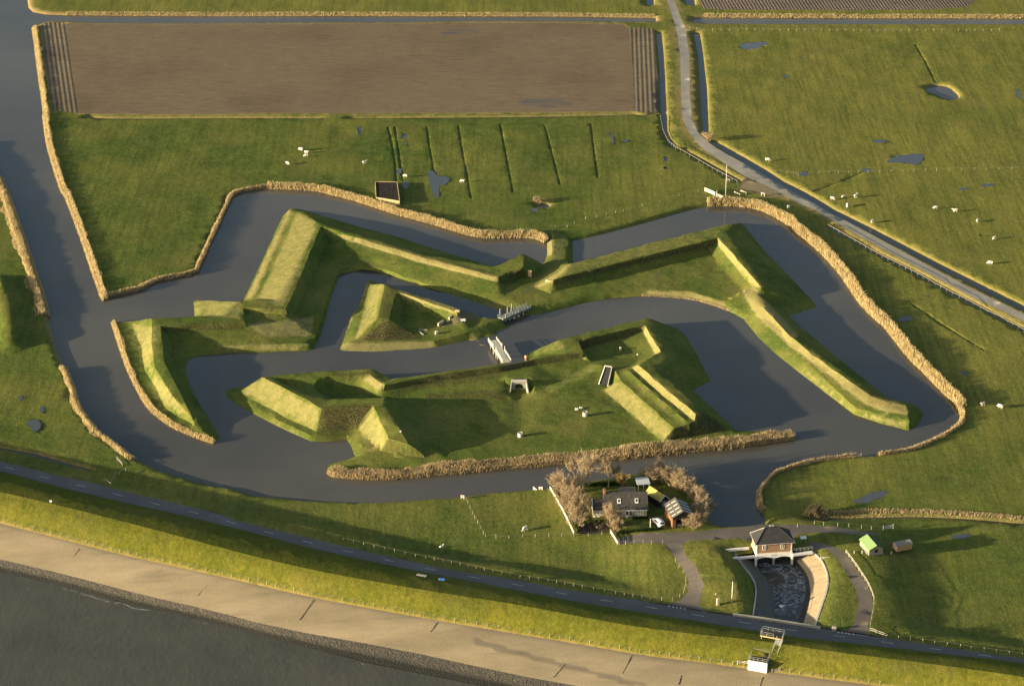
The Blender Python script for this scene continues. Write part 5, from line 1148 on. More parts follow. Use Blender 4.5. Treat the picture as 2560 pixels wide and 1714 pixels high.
# striped barn
loc, rz, L2 = frame(hit(*Mz(1622,852)), hit(*Mz(1838,838))); bn = thing('barn', 'brown open fronted barn with pale stripes on its dark ribbed roof', 'barn', loc, rz+.16)
L2 = 5.6; Lb = 7.2; ze, zr = 3.3, 4.9
m = MB(); gable_walls(m, 0, L2, .0, Lb, ze, zr, 'y'); 
wm = plain('brown_boards', (.20,.10,.045), .85, .3, 3)
m = MB(); xm = L2/2
m.quad((0,0,-.2),(0,Lb,-.2),(0,Lb,ze),(0,0,ze)); m.quad((L2,Lb,-.2),(L2,0,-.2),(L2,0,ze),(L2,Lb,ze)); m.quad((0,Lb,-.2),(L2,Lb,-.2),(L2,Lb,ze),(xm,Lb,zr),(0,Lb,ze)); m.put('wall', wm, bn)
m = MB(); m.quad((0,.02,ze-.9),(L2,.02,ze-.9),(L2,.02,ze),(xm,.02,zr),(0,.02,ze)); m.put('front_gable', m_darkw, bn); MB().box(.05,L2-.05,2.6,2.7,-.1,ze).put('inner_wall', m_darkw, bn)
m = MB(); m.box(0,.9,-.05,.12,-.2,ze-.9); m.put('front_pier', m_brick, bn); m = MB(); m.box(L2-.35,L2,-.05,.12,-.2,ze-.9); m.put('front_pier', m_brick, bn)
for sgn in (0, 1):
    xa = -.35 if sgn == 0 else L2+.35; k = (zr-ze)/xm; za = ze-k*.35
    rf = MB().hexa([(xa,-.35,za),(xa,Lb+.3,za),(xm,Lb+.3,zr),(xm,-.35,zr)], [(xa,-.35,za+.1),(xa,Lb+.3,za+.1),(xm,Lb+.3,zr+.1),(xm,-.35,zr+.1)]).put('roof_slope', roofmat('ribbed_sheet_roof', (.085,.080,.070), .4, .25, 'Y'), bn)
    st = MB(); f = lambda t: (xa+(xm-xa)*t, za+(zr-za)*t+.125)
    for yy in (.6, 2.4, 4.2, 6.0):
        for (a, b) in (((.08,.42),(.52,.88)) if sgn == 0 else ((.05,.95),)):
            (x0, z0), (x1, z1) = f(a), f(b); wd = .22 if sgn == 0 else .30
            st.quad((x0,yy-wd,z0),(x0,yy+wd,z0),(x1,yy+wd,z1),(x1,yy-wd,z1))
    st.put('light_strip', plain('pale_roof_strip', (.42,.42,.39), .5, .2), rf)
block('wood_pile', 'pale covered pile inside the open front of the striped barn', Mz(1700,830), 1.7, .9, .8, m_conc, .1, 'pile')
# parked car
def car():
    a, b = hit(*Mz(1512,848)), hit(*Mz(1440,772)); d = (b-a); rz = math.atan2(d.y, d.x)-math.pi/2+.12
    r = thing('parked_car', 'white estate car parked on the drive in front of the house', 'car', a, rz)
    wp = plain('white_car_paint', (.82,.82,.80), .3, .04, 1, spec=.5); w2 = .88
    prof = [(0,.35),(0,1.0),(.10,1.12),(.28,1.66),(.55,1.74),(2.35,1.72),(2.75,1.55),(3.35,1.06),(4.2,.92),(4.42,.72),(4.42,.35)]
    bm = bmesh.new(); rows = []
    for s in (-1, 1):
        rows.append([bm.verts.new((s*(w2 if z < 1.1 else w2-.16*min(1,(z-1.05)/.6)), y, z)) for y, z in prof])
    n = len(prof)
    for i in range(n-1): bm.faces.new((rows[0][i], rows[1][i], rows[1][i+1], rows[0][i+1]))
    bm.faces.new(rows[0]); bm.faces.new(rows[1][::-1]); bm.faces.new((rows[0][0], rows[0][-1], rows[1][-1], rows[1][0]))
    bmesh.ops.recalc_face_normals(bm, faces=bm.faces); bmesh.ops.bevel(bm, geom=list(bm.edges), offset=.05, segments=2, affect='EDGES', clamp_overlap=True)
    me = bpy.data.meshes.new('car_body'); bm.to_mesh(me); bm.free(); me.polygons.foreach_set('use_smooth', [True]*len(me.polygons)); link('body', me, wp, r)
    MB().hexa([(-.62,.09,1.16),(.62,.09,1.16),(.58,.25,1.58),(-.58,.25,1.58)], [(-.62,.06,1.17),(.62,.06,1.17),(.58,.22,1.59),(-.58,.22,1.59)]).put('rear_window', m_glass, r)
    MB().hexa([(-.66,3.30,1.12),(.66,3.30,1.12),(.60,2.78,1.56),(-.60,2.78,1.56)], [(-.66,3.34,1.14),(.66,3.34,1.14),(.60,2.82,1.58),(-.60,2.82,1.58)]).put('windscreen', m_glass, r)
    for s in (-1, 1):
        MB().hexa([(s*.875,.5,1.15),(s*.875,3.0,1.15),(s*.77,2.6,1.55),(s*.77,.6,1.60)], [(s*.895,.5,1.15),(s*.895,3.0,1.15),(s*.79,2.6,1.55),(s*.79,.6,1.60)]).put('side_window', m_glass, r)
        MB().box(s*.62-.18,s*.62+.18,4.36,4.45,.66,.82).put('headlight', m_steel, r); MB().box(s*.74-.08,s*.74+.08,-.03,.06,.8,1.1).put('tail_light', plain('red_lens', (.4,.03,.02), .3), r)
        for y in (.85, 3.5):
            wmesh = MB(); wmesh.cyl((0,0,0), .32, .32, .2, 16); o = wmesh.put('wheel', plain('tyre', (.02,.02,.02), .8), r); o.rotation_euler = (0, math.pi/2, 0); o.location = (s*.80-.1, y, .32)
            rim = MB().cyl((0,0,-.01 if s < 0 else .02), .19, .19, .19, 12).put('rim', m_steel, o)
    MB().box(-.5,.5,-.05,.02,.45,.62).put('bumper', m_darkw, r)
car()
# ---- pumping house over the outlet
ZD = 3.6
loc, rz, Lp = frame(W(*N(745,637), ZD), W(*N(1088,613), ZD)); loc.z = 0
pump = thing('pumping_house', 'brick pumping house with dark hipped roof on white arched concrete over the outlet', 'pumping station', loc, rz)
Dp = 5.2; hw = 3.0
m = MB(); m.box(0,Lp,0,Dp,ZD,ZD+hw); m.put('wall', m_tanbrick, pump)
o_ = .55; zt = ZD+hw; zr = zt+3.1; ry = Dp/2; rx0, rx1 = 2.6, Lp-3.3
E4 = [(-o_,-o_-.1,zt-.12),(Lp+o_+.2,-o_-.1,zt-.12),(Lp+o_+.2,Dp+o_,zt-.12),(-o_,Dp+o_,zt-.12)]; RG = [(rx0,ry,zr),(rx1,ry,zr)]
m = MB(); m.quad(E4[0],E4[1],RG[1],RG[0]); m.quad(E4[1],E4[2],RG[1]); m.quad(E4[2],E4[3],RG[0],RG[1]); m.quad(E4[3],E4[0],RG[0]); m.put('roof', m_slate, pump)
m = MB(); m.hexa(E4, [(p[0],p[1],p[2]+.05) for p in E4]); m.put('soffit', m_white, pump)
for a, b in ((E4[0],RG[0]),(E4[3],RG[0]),(E4[1],RG[1]),(E4[2],RG[1])): MB().bar((a[0],a[1],a[2]+.08), (b[0],b[1],b[2]+.06), .14).put('hip_ridge', m_conc if a in (E4[3],) else m_slate, pump)
MB().bar((rx0,ry,zr+.05),(rx1,ry,zr+.05),.18).put('ridge', m_slate, pump); MB().box(Lp*.42,Lp*.54,ry+.2,ry+.7,zr-.5,zr+.35).put('chimney', m_conc, pump)
window(pump, Lp*.16, Lp*.265, ZD+.95, ZD+2.45, -.03, 1, None, -1, .13); window(pump, Lp*.68, Lp*.785, ZD+.95, ZD+2.45, -.03, 1, None, -1, .13)
MB().box(Lp-.24,Lp+.03,-.04,.22,ZD,ZD+hw-.1).put('corner_post', m_white, pump); MB().box(-.03,.20,-.04,.2,ZD,ZD+hw-.1).put('corner_post', m_white, pump)
# deck with two arches
m = MB(); n = 14; zt = ZD; x0, x1 = -.15, Lp+.15; xs = [x0+(x1-x0)*i/(2*n) for i in range(2*n+1)]
def low(i):
    t = (i % n)/n if i < 2*n else 1.0
    t = t if i % n or i in (0,) else (0 if i < 2*n else 1); return 2.0+.55*math.sin(math.pi*((i % n)/n)) if i % n else (2.0 if i in (0, 2*n) else 1.7)
for i in range(2*n):
    a, b = xs[i], xs[i+1]; m.hexa([(a,-.45,low(i)),(b,-.45,low(i+1)),(b,.1,low(i+1)),(a,.1,low(i))], [(a,-.45,zt),(b,-.45,zt),(b,.1,zt),(a,.1,zt)])
m.box(x0,x1,.1,Dp+.2,zt-.5,zt-.004); m.put('deck', m_white, pump)
for xx, dx in ((-.15,.35),(Lp+.15,-.1)): MB().hexa([(xx-.22,-.75,-.3),(xx+.22,-.75,-.3),(xx+.22,-.35,-.3),(xx-.22,-.35,-.3)], [(xx-.30,-.5,zt-.6),(xx+.30,-.5,zt-.6),(xx+.30,.3,zt-.6),(xx-.30,.3,zt-.6)]).put('pier', m_white, pump)
MB().box(Lp/2-.25,Lp/2+.25,-.3,.5,-.4,2.0).put('pier', m_conc, pump); MB().box(x0,x1,1.2,1.5,-.4,zt-.5).put('sluice_wall', m_darkw, pump)
def letters(parent):
    """faint raised bar of lettering too small to read: a dark name strip on the deck front"""
    m = MB(); x = Lp*.42
    for k in range(9): m.box(x,x+.10,-.47,-.45,2.95,3.18 if k % 3 else 3.14); x += .19
    m.put('name_letters', plain('letter_grey', (.22,.22,.22), .7), parent)
letters(pump)
def toL(p): q = Vector(p)-loc; c, s = math.cos(-rz), math.sin(-rz); return (q.x*c-q.y*s, q.x*s+q.y*c, q.z)
def wing(name, a, b, za, hgt, wd, mat):
    p0, p1 = toL(W(*a, za)), toL(W(*b, za)); m = MB(); m.bar((p0[0],p0[1],za-hgt/2), (p1[0],p1[1],za-hgt/2), wd, hgt); return m.put(name, mat, pump)
wing('wing_wall', N(445,594), N(672,572), ZD+.1, .7, .4, m_white); wing('wing_wall', N(512,676), N(738,656), ZD-.6, .5, .7, m_white); wing('wing_deck', N(1095,640), N(1292,617), ZD-.5, .45, 1.0, m_white)
m = MB(); p0, p1 = toL(W(*N(1095,626), ZD-.45)), toL(W(*N(1288,603), ZD-.45))
for k in range(6):
    t = k/5; x, y = p0[0]+(p1[0]-p0[0])*t, p0[1]+(p1[1]-p0[1])*t; m.bar((x,y,ZD-.5),(x,y,ZD+.7),.07)
for h in (.15,.45,.7): m.bar((p0[0],p0[1],ZD+h),(p1[0],p1[1],ZD+h),.06)
m.put('railing', m_steel, pump)
# ---- outlet channel
rimL = many(N,(535,650),(620,770),(700,870),(745,970),(735,1100),(710,1262)); watL = many(N,(745,720),(800,830),(868,905),(915,1000),(925,1120),(925,1292))
rimR = many(N,(1300,622),(1400,720),(1450,880),(1430,1010),(1380,1150),(1312,1352)); midR = many(N,(1135,700),(1252,850),(1275,1000),(1262,1120),(1240,1205),(1195,1330)); watR = many(N,(1120,735),(1210,862),(1232,960),(1212,1080),(1178,1180),(1130,1318))
def rim3(l, z): return [tuple(W(p[0], p[1], z)) for p in smooth_line(l, 2)]
def ribbon(name, la, lb, mat, rows=4):
    n = 60
    def rs(l):
        l = np.array(l); s = np.concatenate([[0], np.cumsum(np.linalg.norm(np.diff(l, axis=0), axis=1))]); t = np.linspace(0, s[-1], n); return np.stack([np.interp(t, s, l[:,k]) for k in range(3)], 1)
    a, b = rs(la), rs(lb); m = MB()
    for i in range(n-1):
        for r in range(rows):
            f = lambda q, w_, t: tuple(q*(1-t)+w_*t); t0, t1 = r/rows, (r+1)/rows
            m.quad(f(a[i],b[i],t0), f(a[i+1],b[i+1],t0), f(a[i+1],b[i+1],t1), f(a[i],b[i],t1))
    o = m.put(name, mat, None, True); return prop(o, kind='structure')
t = NT('channel_concrete'); c = t.mix(t.ramp(t.noise(.5, 6, vec=t.map(.5, (.4,1,1)), rough=.7), .35, .7), (.30,.23,.135), (.43,.34,.215)); c = t.mix(t.math('MULTIPLY', t.ramp(t.noise(.9, 6), .55, .75), .5), c, (.17,.13,.075)); t.bump(t.noise(2, 6), .3, .08); t.set(c, .9, .1); m_chan = t.m
t = NT('wet_stone'); vv = t.n('TexVoronoi', 1, Vector=t.P(), Scale=1.6); c = t.mix(t.ramp(vv, .2, .9), (.020,.020,.018), (.060,.055,.045)); t.bump(t.noise(2, 5), .5, .15); t.set(c, .7, .3); m_wet = t.m
ribbon('channel_slope', rim3(rimL, 2.45), rim3(watL, -.15), plain('shaded_channel_slope', (.11,.105,.088), .9, .3, 1.2, bump=.3))  # shadow on the left slope is painted in as darker concrete
ribbon('channel_slope', rim3(rimR, 2.45), rim3(midR, .75), m_chan); ribbon('channel_foot', rim3(midR, .745), rim3(watR, -.15), m_wet); 
m = MB(); m.quad(W(*N(710,1262), 2.6), W(*N(1312,1352), 2.6), W(*N(1312,1352), 2.6)+Vector((0,0,-3)), W(*N(710,1262), 2.6)+Vector((0,0,-3))); prop(m.put('culvert_wall', m_wet), kind='structure')
m = MB(); pa, pb, pc, pd = W(*N(535,650), 2.45), W(*N(745,720), -.15), W(*N(1120,735), -.15), W(*N(1300,622), 2.45); m.quad(pa, W(*N(745,650), 2.45), pb); m.quad(W(*N(1095,625), 2.45), pd, W(*N(1135,700), .75), pc); prop(m.put('channel_end', m_wet), kind='structure')
def churn():
    t = NT('churning_water'); fo = t.math('ABSOLUTE', t.math('SUBTRACT', t.noise(.30, 7, rough=.7, dist=1.6), .5)); f2 = t.noise(.16, 4, dist=.8)
    k = t.math('MULTIPLY', t.ramp(fo, .005, .045, (1,1,1), (0,0,0)), t.ramp(f2, .40, .56)); c = t.mix(k, (.030,.034,.036), (.34,.36,.38)); t.bump(t.noise(1.6, 6, rough=.7), .6, .25); t.put(t.b.inputs['Roughness'], t.math('ADD', .15, t.math('MULTIPLY', k, .6))); t.put(t.b.inputs['Base Color'], c); t.b.inputs['IOR'].default_value = 1.33
    m = MB(); m.quad(*[(p[0], p[1], .012) for p in rim3(watL, 0)+rim3(watR, 0)[::-1]]); prop(m.put('outlet_water', t.m), kind='structure')
churn()
# parapet along the road and the channel railing
m = MB(); pr_ = [W(*p, Z_ROAD) for p in many(N,(515,1238),(800,1276),(1100,1322),(1368,1368))]; o0 = pr_[0]
for a, b in zip(pr_[:-1], pr_[1:]): m.bar(a-o0+Vector((0,0,.1)), b-o0+Vector((0,0,.1)), .55, .9)
o = m.put('parapet_wall', plain('parapet_concrete', (.34,.32,.26), .9, .2, 2)); o.location = o0; prop(o, 'low pale parapet wall between the road and the outlet channel', 'wall')
rl = [Vector(p) for p in rim3(rimL, 2.45)]; o0 = rl[0].copy(); rr = thing('channel_railing', 'metal railing curving along the left edge of the outlet channel', 'railing', o0)
m = MB()
for a, b in zip(rl[:-1], rl[1:]):
    for h in (.5, 1.0): m.bar(a-o0+Vector((0,0,h)), b-o0+Vector((0,0,h)), .06)
    m.bar(a-o0+Vector((0,0,.12)), b-o0+Vector((0,0,.12)), .35, .35)
m.put('rail', m_steel, rr)
for k in range(0, len(rl), 2): MB().bar(rl[k]-o0, rl[k]-o0+Vector((0,0,1.05)), .07).put('post', m_steel, rr)
rl = [Vector(p) for p in rim3(rimR, 2.45)]; o0 = rl[0].copy(); m = MB()
for a, b in zip(rl[:-1], rl[1:]): m.bar(a-o0+Vector((0,0,.06)), b-o0+Vector((0,0,.06)), .4, .22)
o = m.put('channel_kerb', m_offw); o.location = o0; prop(o, 'pale kerb curving along the right edge of the outlet channel', 'kerb')
gate('step_rail', 'white rail along the short path from the right drive to the channel', N(1370,690), N(1510,668), .7, 2, m_offw, .12, None, 'railing')
# ---- green roofed hut and round roofed wagon
loc, rz, L2 = frame(hit(*N(1842,655)), hit(*N(2022,658))); hut = thing('hut', 'small grey hut with bright green roof on the shaded meadow', 'hut', loc, rz+.12); Lh = 3.9; Dh = 5.6
gable_walls(MB(), 0, Lh, 0, Dh, 1.75, 2.75, 'y').put('wall', plain('hut_boards', (.33,.26,.17), .85, .2), hut); MB().box(-.03,Lh+.03,-.06,Dh+.03,-.1,.55).put('base_skirt', m_conc, hut)
xm = Lh/2; k = 1.0/xm
for xa, mt in ((-.3, plain('green_roof_paint', (.19,.29,.115), .6, .2)), (Lh+.3, plain('green_roof_shaded', (.045,.07,.045), .7, .2))):  # right slope is the same green with its shade painted in
    za = 1.75-k*.3; MB().hexa([(xa,-.3,za),(xa,Dh+.2,za),(xm,Dh+.2,2.75),(xm,-.3,2.75)], [(xa,-.3,za+.1),(xa,Dh+.2,za+.1),(xm,Dh+.2,2.85),(xm,-.3,2.85)]).put('roof_slope', mt, hut)
MB().box(xm-.45,xm+.45,-.1,-.02,.6,1.5).put('window', m_glass, hut); MB().box(-.25,.0,.4,2.0,-.1,.9).put('side_box', m_wood, hut)
loc, rz, L2 = frame(hit(*N(2116,635)), hit(*N(2262,632))); wg = thing('caravan', 'round roofed caravan with pinkish end standing right of the green hut', 'caravan', loc, rz+.05); Lw = 4.3; Dw = 2.5
nn = 10; arc = [(y*Dw/nn, 2.0+.42*math.sin(math.pi*y/nn)) for y in range(nn+1)]
m = MB(); m.quad((0,0,.45),(Lw,0,.45),(Lw,0,2.0),(0,0,2.0)); m.quad((Lw,Dw,.45),(0,Dw,.45),(0,Dw,2.0),(Lw,Dw,2.0)); m.quad(*[(Lw,0,.45),(Lw,Dw,.45)]+[(Lw,y,z) for y, z in arc[::-1]]); m.quad((0,0,.45),(Lw,0,.45),(Lw,Dw,.45),(0,Dw,.45)); m.put('body', plain('ochre_boards', (.40,.27,.12), .7, .2), wg)
m = MB(); m.quad(*[(-.02,0,.45),(-.02,Dw,.45)]+[(-.02,y,z) for y, z in arc[::-1]]); m.put('end_wall', plain('pink_paint', (.70,.42,.32), .7, .12), wg)
m = MB()
for (y0, z0), (y1, z1) in zip(arc[:-1], arc[1:]): m.hexa([(-.2,y0,z0),(Lw+.15,y0,z0),(Lw+.15,y1,z1),(-.2,y1,z1)], [(-.2,y0,z0+.08),(Lw+.15,y0,z0+.08),(Lw+.15,y1,z1+.08),(-.2,y1,z1+.08)])
m.put('roof', plain('grey_felt', (.22,.21,.19), .8, .15), wg)
for x in (.6, Lw-.6):
    for y in (.05, Dw-.2): o = MB().cyl((0,0,0), .30, .30, .15, 14).put('wheel', plain('wagon_tyre', (.03,.03,.03), .8), wg); o.rotation_euler = (-math.pi/2, 0, 0); o.location = (x, y, .30)
MB().bar((Lw,Dw/2,.45),(Lw+1.3,Dw/2,.35),.1).put('drawbar', m_darkw, wg)
# ---- white outlet box on the dyke with stair and platform
pa, pb = hit(*X(678,1303)), hit(*X(1143,1388)); loc, rz, Lx = frame(pa, pb); loc.z = min(pa.z, pb.z)
ob = thing('outlet_box', 'white concrete outlet box with railings and steel stair on the sea dyke', 'outlet structure', loc, rz); hb = 2.7; db = 4.0
m = MB(); m.box(0,Lx,0,.25,-.8,hb); m.put('front_wall', m_white, ob); m = MB(); m.box(.0,Lx,.25,db,-.8,hb-.25); m.put('box_body', m_conc, ob)
MB().box(.3,Lx-.3,.5,db-.4,hb-.25,hb-.10).put('grating', m_darkw, ob); MB().box(.5,Lx*.65,db-.9,db-.5,hb-.1,hb+.35).put('winch_beam', plain('yellow_steel', (.50,.38,.14), .6), ob); MB().box(Lx*.68,Lx*.82,db-1.2,db-.5,hb-.1,hb+.6).put('winch', m_darkw, ob)
def rail_run(pts, h, parent, name='railing', r=.06):
    m = MB()
    for a, b in zip(pts[:-1], pts[1:]):
        a, b = Vector(a), Vector(b)
        for f in (.5, 1.0): m.bar(a+Vector((0,0,h*f)), b+Vector((0,0,h*f)), r)
        n = max(1, int((b-a).length/1.1))
        for k in range(n+1): q = a+(b-a)*k/n; m.bar(q, q+Vector((0,0,h)), r)
    return m.put(name, m_steel, parent)
rail_run([(.1,.3,hb),(.1,db-.1,hb),(Lx-.1,db-.1,hb)], 1.0, ob); rail_run([(.1,.2,hb),(Lx-.1,.2,hb),(Lx-.1,db-.1,hb)], 1.0, ob)
c_, s_ = math.cos(-rz), math.sin(-rz)
def toO(p): q = Vector(p)-loc; return Vector((q.x*c_-q.y*s_, q.x*s_+q.y*c_, q.z))
ztop = drop(*hit(*X(1380,560))[:2])+1.1
s0 = toO(W(*X(1255,960), loc.z+hb)); s1 = toO(W(*X(1395,560), ztop)); m = MB(); nst = 16; wv = Vector((1.4,0,0))
for k in range(nst): q = s0+(s1-s0)*(k/nst); m.box(q.x,q.x+1.4,q.y,q.y+.42,q.z-.08,q.z)
m.put('stair', m_offw, ob)
for off in (0, 1.4): m = MB(); m.bar(s0+Vector((off,0,-.15)), s1+Vector((off,0,-.15)), .09, .28); m.put('stringer', m_steel, ob); rail_run([s0+Vector((off,0,0)), s1+Vector((off,0,0))], 1.0, ob, 'handrail')
p0, p1 = toO(W(*X(985,460), ztop)), toO(W(*X(1420,540), ztop)); rzp = math.atan2(p1.y-p0.y, p1.x-p0.x); Lq = (p1-p0).to_2d().length+1.0
pl = bpy.data.objects.new('platform', MB().box(0,Lq,0,2.5,-.3,0).me('platform')); COL.objects.link(pl); pl.data.materials.append(plain('yellow_platform', (.42,.33,.16), .7, .2)); pl.parent = ob; pl.location = p0; pl.rotation_euler = (0,0,rzp)
MB().box(.15,Lq-.15,.2,2.35,.004,.05).put('grating', m_darkw, pl); rail_run([(0,0,0),(0,2.5,0),(Lq,2.5,0),(Lq,0,0)], 1.1, pl); rail_run([(0,0,0),(Lq*.6,0,0)], 1.1, pl)
for x in (.3, Lq-.3):
    for y in (.2, 2.2): MB().box(x-.09,x+.09,y-.09,y+.09,-1.9,-.3).put('leg', m_steel, pl)
MB().box(-.5,0,0,.2,-3,-2.9).put('drain_lip', m_conc, pl)
gate('dyke_rail', 'pale rail linking the dyke fence to the white outlet box', X(425,1165), X(672,1145), .9, 2, m_offw, .1, None, 'railing')
gate('dyke_rail', 'dark railed gap right of the white outlet box on the dyke', X(1275,1370), X(1450,1320), .9, 2, m_steel, .1, None, 'railing')
block('concrete_lid', 'pale slab on the shaded dyke slope below the road', L(1515,1130), 2.6, .9, .25, m_conc, -.35, 'slab', None, .03)
block('blue_tarp', 'blue bundle on the shaded dyke slope just below the road', L(1685,1165), 1.7, .7, .5, plain('blue_tarp', (.04,.13,.36), .6, .2), -.15, 'tarpaulin', None, .15)
# ---- bridges
def bridge(name, label, a, b, zdk, wd, mat_deck, mat_rail, gaps, tall=None, piles=5, cat='bridge', hump=.25, rl_h=1.05):
    p0, p1 = W(*a, zdk), W(*b, zdk); loc = p0.copy(); loc.z = 0; _, rz, Ln = frame(p0, p1); r = thing(name, label, cat, loc, rz)
    n = 14; zz = lambda x: zdk+hump*math.sin(math.pi*min(1, max(0, x/Ln))); m = MB()
    for k in range(n): x0, x1 = Ln*k/n, Ln*(k+1)/n; m.hexa([(x0,-wd/2,zz(x0)-.18),(x1-.03,-wd/2,zz(x1)-.18),(x1-.03,wd/2,zz(x1)-.18),(x0,wd/2,zz(x0)-.18)], [(x0,-wd/2,zz(x0)),(x1-.03,-wd/2,zz(x1)),(x1-.03,wd/2,zz(x1)),(x0,wd/2,zz(x0))])
    m.put('deck', mat_deck, r)
    for s in (-1, 1):
        m = MB(); y = s*(wd/2-.06); m.bar((0,y*.8,zdk-.35),(Ln,y*.8,zdk-.35),.25,.35); m.put('beam', mat_deck, r)
        for (u, v) in gaps[(s+1)//2]:
            m = MB(); k = max(2, int((v-u)*Ln/1.2))
            for i in range(k+1): x = Ln*(u+(v-u)*i/k); m.bar((x,y,zz(x)-.3),(x,y,zz(x)+rl_h),.11)
            for f in (.38, .70, 1.0): m.bar((Ln*u,y,zz(Ln*u)+rl_h*f),(Ln*v,y,zz(Ln*v)+rl_h*f),.07)
            m.put('railing', mat_rail, r)
    for i in range(piles):
        x = Ln*(i+.6)/(piles+.2); m = MB()
        for s in (-1, 1): m.bar((x,s*wd*.42,-1),(x,s*wd*.42,zdk-.3),.22)
        m.bar((x,-wd*.55,zdk-.45),(x,wd*.55,zdk-.45),.2); m.put('trestle', mat_rail if name == 'x' else mat_deck, r)
    for (u, s, h) in (tall or ()): MB().bar((Ln*u,s*(wd/2-.06),0),(Ln*u,s*(wd/2-.06),zdk+h),.2).put('tall_post', mat_rail, r)
    return r
m_bw = plain('bleached_timber', (.40,.38,.31), .85, .2, 3); m_bg = plain('old_grey_timber', (.24,.25,.22), .85, .25, 3)
bridge('footbridge', 'wooden footbridge with white railings between ravelin and main fort', H(1290,352), H(1432,570), 1.75, 2.7, m_bw, m_white, [[(0,.36),(.55,1.0)], [(0,.40),(.58,1.0)]], [(.36,-1,1.7),(.55,-1,2.0),(.40,1,1.8),(.58,1,2.2)], 4)
bridge('drawbridge', 'grey timber bridge with tall posts between the ravelin and outer rampart', B(1370,1385), B(1645,1268), 1.5, 2.3, m_bg, m_bg, [[(0.12,.98)], [(.0,.10),(.45,1.0)]], [(.07,1,2.6),(.33,1,2.2),(.48,1,2.6),(.10,-1,1.2)], 6, 'bridge', .15, .9)
# ---- vaulted gate in the curtain and the sunken one by the ramp, small brick walls
def portal():
    a, b = W(*H(1478,848), .7), W(*H(1622,846), .7); loc, rz, Ln = frame(a, b); r = thing('vaulted_gate', 'concrete portal with a dark arched opening under the northern curtain bank', 'gateway', loc, rz)
    h = 3.1; n = 12; xm = Ln/2; ra = Ln*.27; m = MB(); sp = 1.35
    pts = [(xm+ra*math.cos(math.pi*k/n), sp+ra*.95*math.sin(math.pi*k/n)) for k in range(n+1)]
    for (x0, z0), (x1, z1) in zip(pts[:-1], pts[1:]): m.hexa([(x1,0,z1),(x0,0,z0),(x0,.5,z0),(x1,.5,z1)], [(x1,0,h),(x0,0,h),(x0,.5,h),(x1,.5,h)])
    m.box(0,xm-ra,0,.5,-.3,h); m.box(xm+ra,Ln,0,.5,-.3,h); m.put('front_wall', m_conc, r)
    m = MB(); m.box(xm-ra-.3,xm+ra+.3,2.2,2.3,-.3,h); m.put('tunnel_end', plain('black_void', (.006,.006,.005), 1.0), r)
    m = MB(); m.box(xm-ra-.12,xm-ra,.5,2.2,-.3,h-.2); m.box(xm+ra,xm+ra+.12,.5,2.2,-.3,h-.2); m.box(xm-ra,xm+ra,.5,2.2,sp+ra,sp+ra+.1); m.put('tunnel_wall', m_darkw, r)
    m = MB(); m.box(-.15,Ln+.15,-.1,1.1,h,h+.22); m.put('coping', m_offw, r)
    for s, x in ((-1, 0), (1, Ln)):
        m = MB(); m.hexa([(x-.15,0,-.3),(x+.15,0,-.3),(x+s*.6+.15,-2.1,-.3),(x+s*.6-.15,-2.1,-.3)], [(x-.15,0,h),(x+.15,0,h),(x+s*.6+.15,-2.1,.5),(x+s*.6-.15,-2.1,.5)]); m.put('wing_wall', m_conc, r)
    MB().box(xm-ra,xm+ra,.2,.3,-.2,.75).put('barrier', m_wood, r)
portal()
def portal2():
    a, b = W(*I(772,768), 2.45), W(*I(852,785), 2.45); loc, rz, Ln = frame(a, b); r = thing('casemate_entrance', 'triangular white lined entrance at the top of the grass ramp', 'entrance', loc, rz)
    top0 = W(*I(832,606), 4.75)-loc; top1 = W(*I(892,616), 4.75)-loc; c, s = math.cos(-rz), math.sin(-rz); f = lambda q: Vector((q.x*c-q.y*s, q.x*s+q.y*c, q.z)); t0, t1 = f(top0), f(top1); bl, br = Vector((0,0,-.5)), Vector((Ln,0,-.5))
    m = MB(); d = Vector((-.22,.12,0)); m.hexa([bl, bl+d, t0+d, t0], [bl+Vector((0,0,.35)), bl+d+Vector((0,0,.35)), t0+d+Vector((0,0,.25)), t0+Vector((0,0,.25))]); m.put('wing_wall', m_white, r)
    m = MB(); d = Vector((.22,.05,0)); m.hexa([br, br+d, t1+d, t1], [br+Vector((0,0,.35)), br+d+Vector((0,0,.35)), t1+d+Vector((0,0,.25)), t1+Vector((0,0,.25))]); m.put('wing_wall', m_offw, r)
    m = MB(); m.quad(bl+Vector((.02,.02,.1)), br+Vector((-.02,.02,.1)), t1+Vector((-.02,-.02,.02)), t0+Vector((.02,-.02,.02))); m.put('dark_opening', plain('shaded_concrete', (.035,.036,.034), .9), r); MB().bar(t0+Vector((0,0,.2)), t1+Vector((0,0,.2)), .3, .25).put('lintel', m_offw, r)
portal2()
def brickwall(label, a, b, z, h, th=.5):
    p0, p1 = W(*a, z), W(*b, z); loc, rz, Ln = frame(p0, p1); o = MB().box(0,Ln,-th/2,th/2,-.4,h).put('retaining_wall', m_tbk, None, False, .02); o.location = loc; o.rotation_euler = (0,0,rz); prop(o, label, 'wall')
m_tbk = brickmat('buff_brick', (.50,.36,.21), (.44,.31,.18), (.48,.40,.30))
brickwall('short buff brick wall at the upper end of the paved ravelin notch', B(932,1345), B(972,1352), 2.4, 1.5, .9); brickwall('middle buff brick wall on the lit side of the paved ravelin notch', B(868,1405), B(915,1372), 1.6, 1.1); brickwall('lowest buff brick wall at the foot of the paved ravelin notch', B(762,1462), B(812,1432), 1.3, 1.0)
brickwall('old brick pier at the open end of the covered guard mound', B(1640,975), B(1672,985), 1.4, 2.2); brickwall('brick end of the right rampart beside the sandy path', B(1812,1035), B(1875,1050), 2.2, 1.0); brickwall('brick retaining end of the bright mound beside the white footbridge', H(1605,545), H(1625,550), 1.0, 1.6)
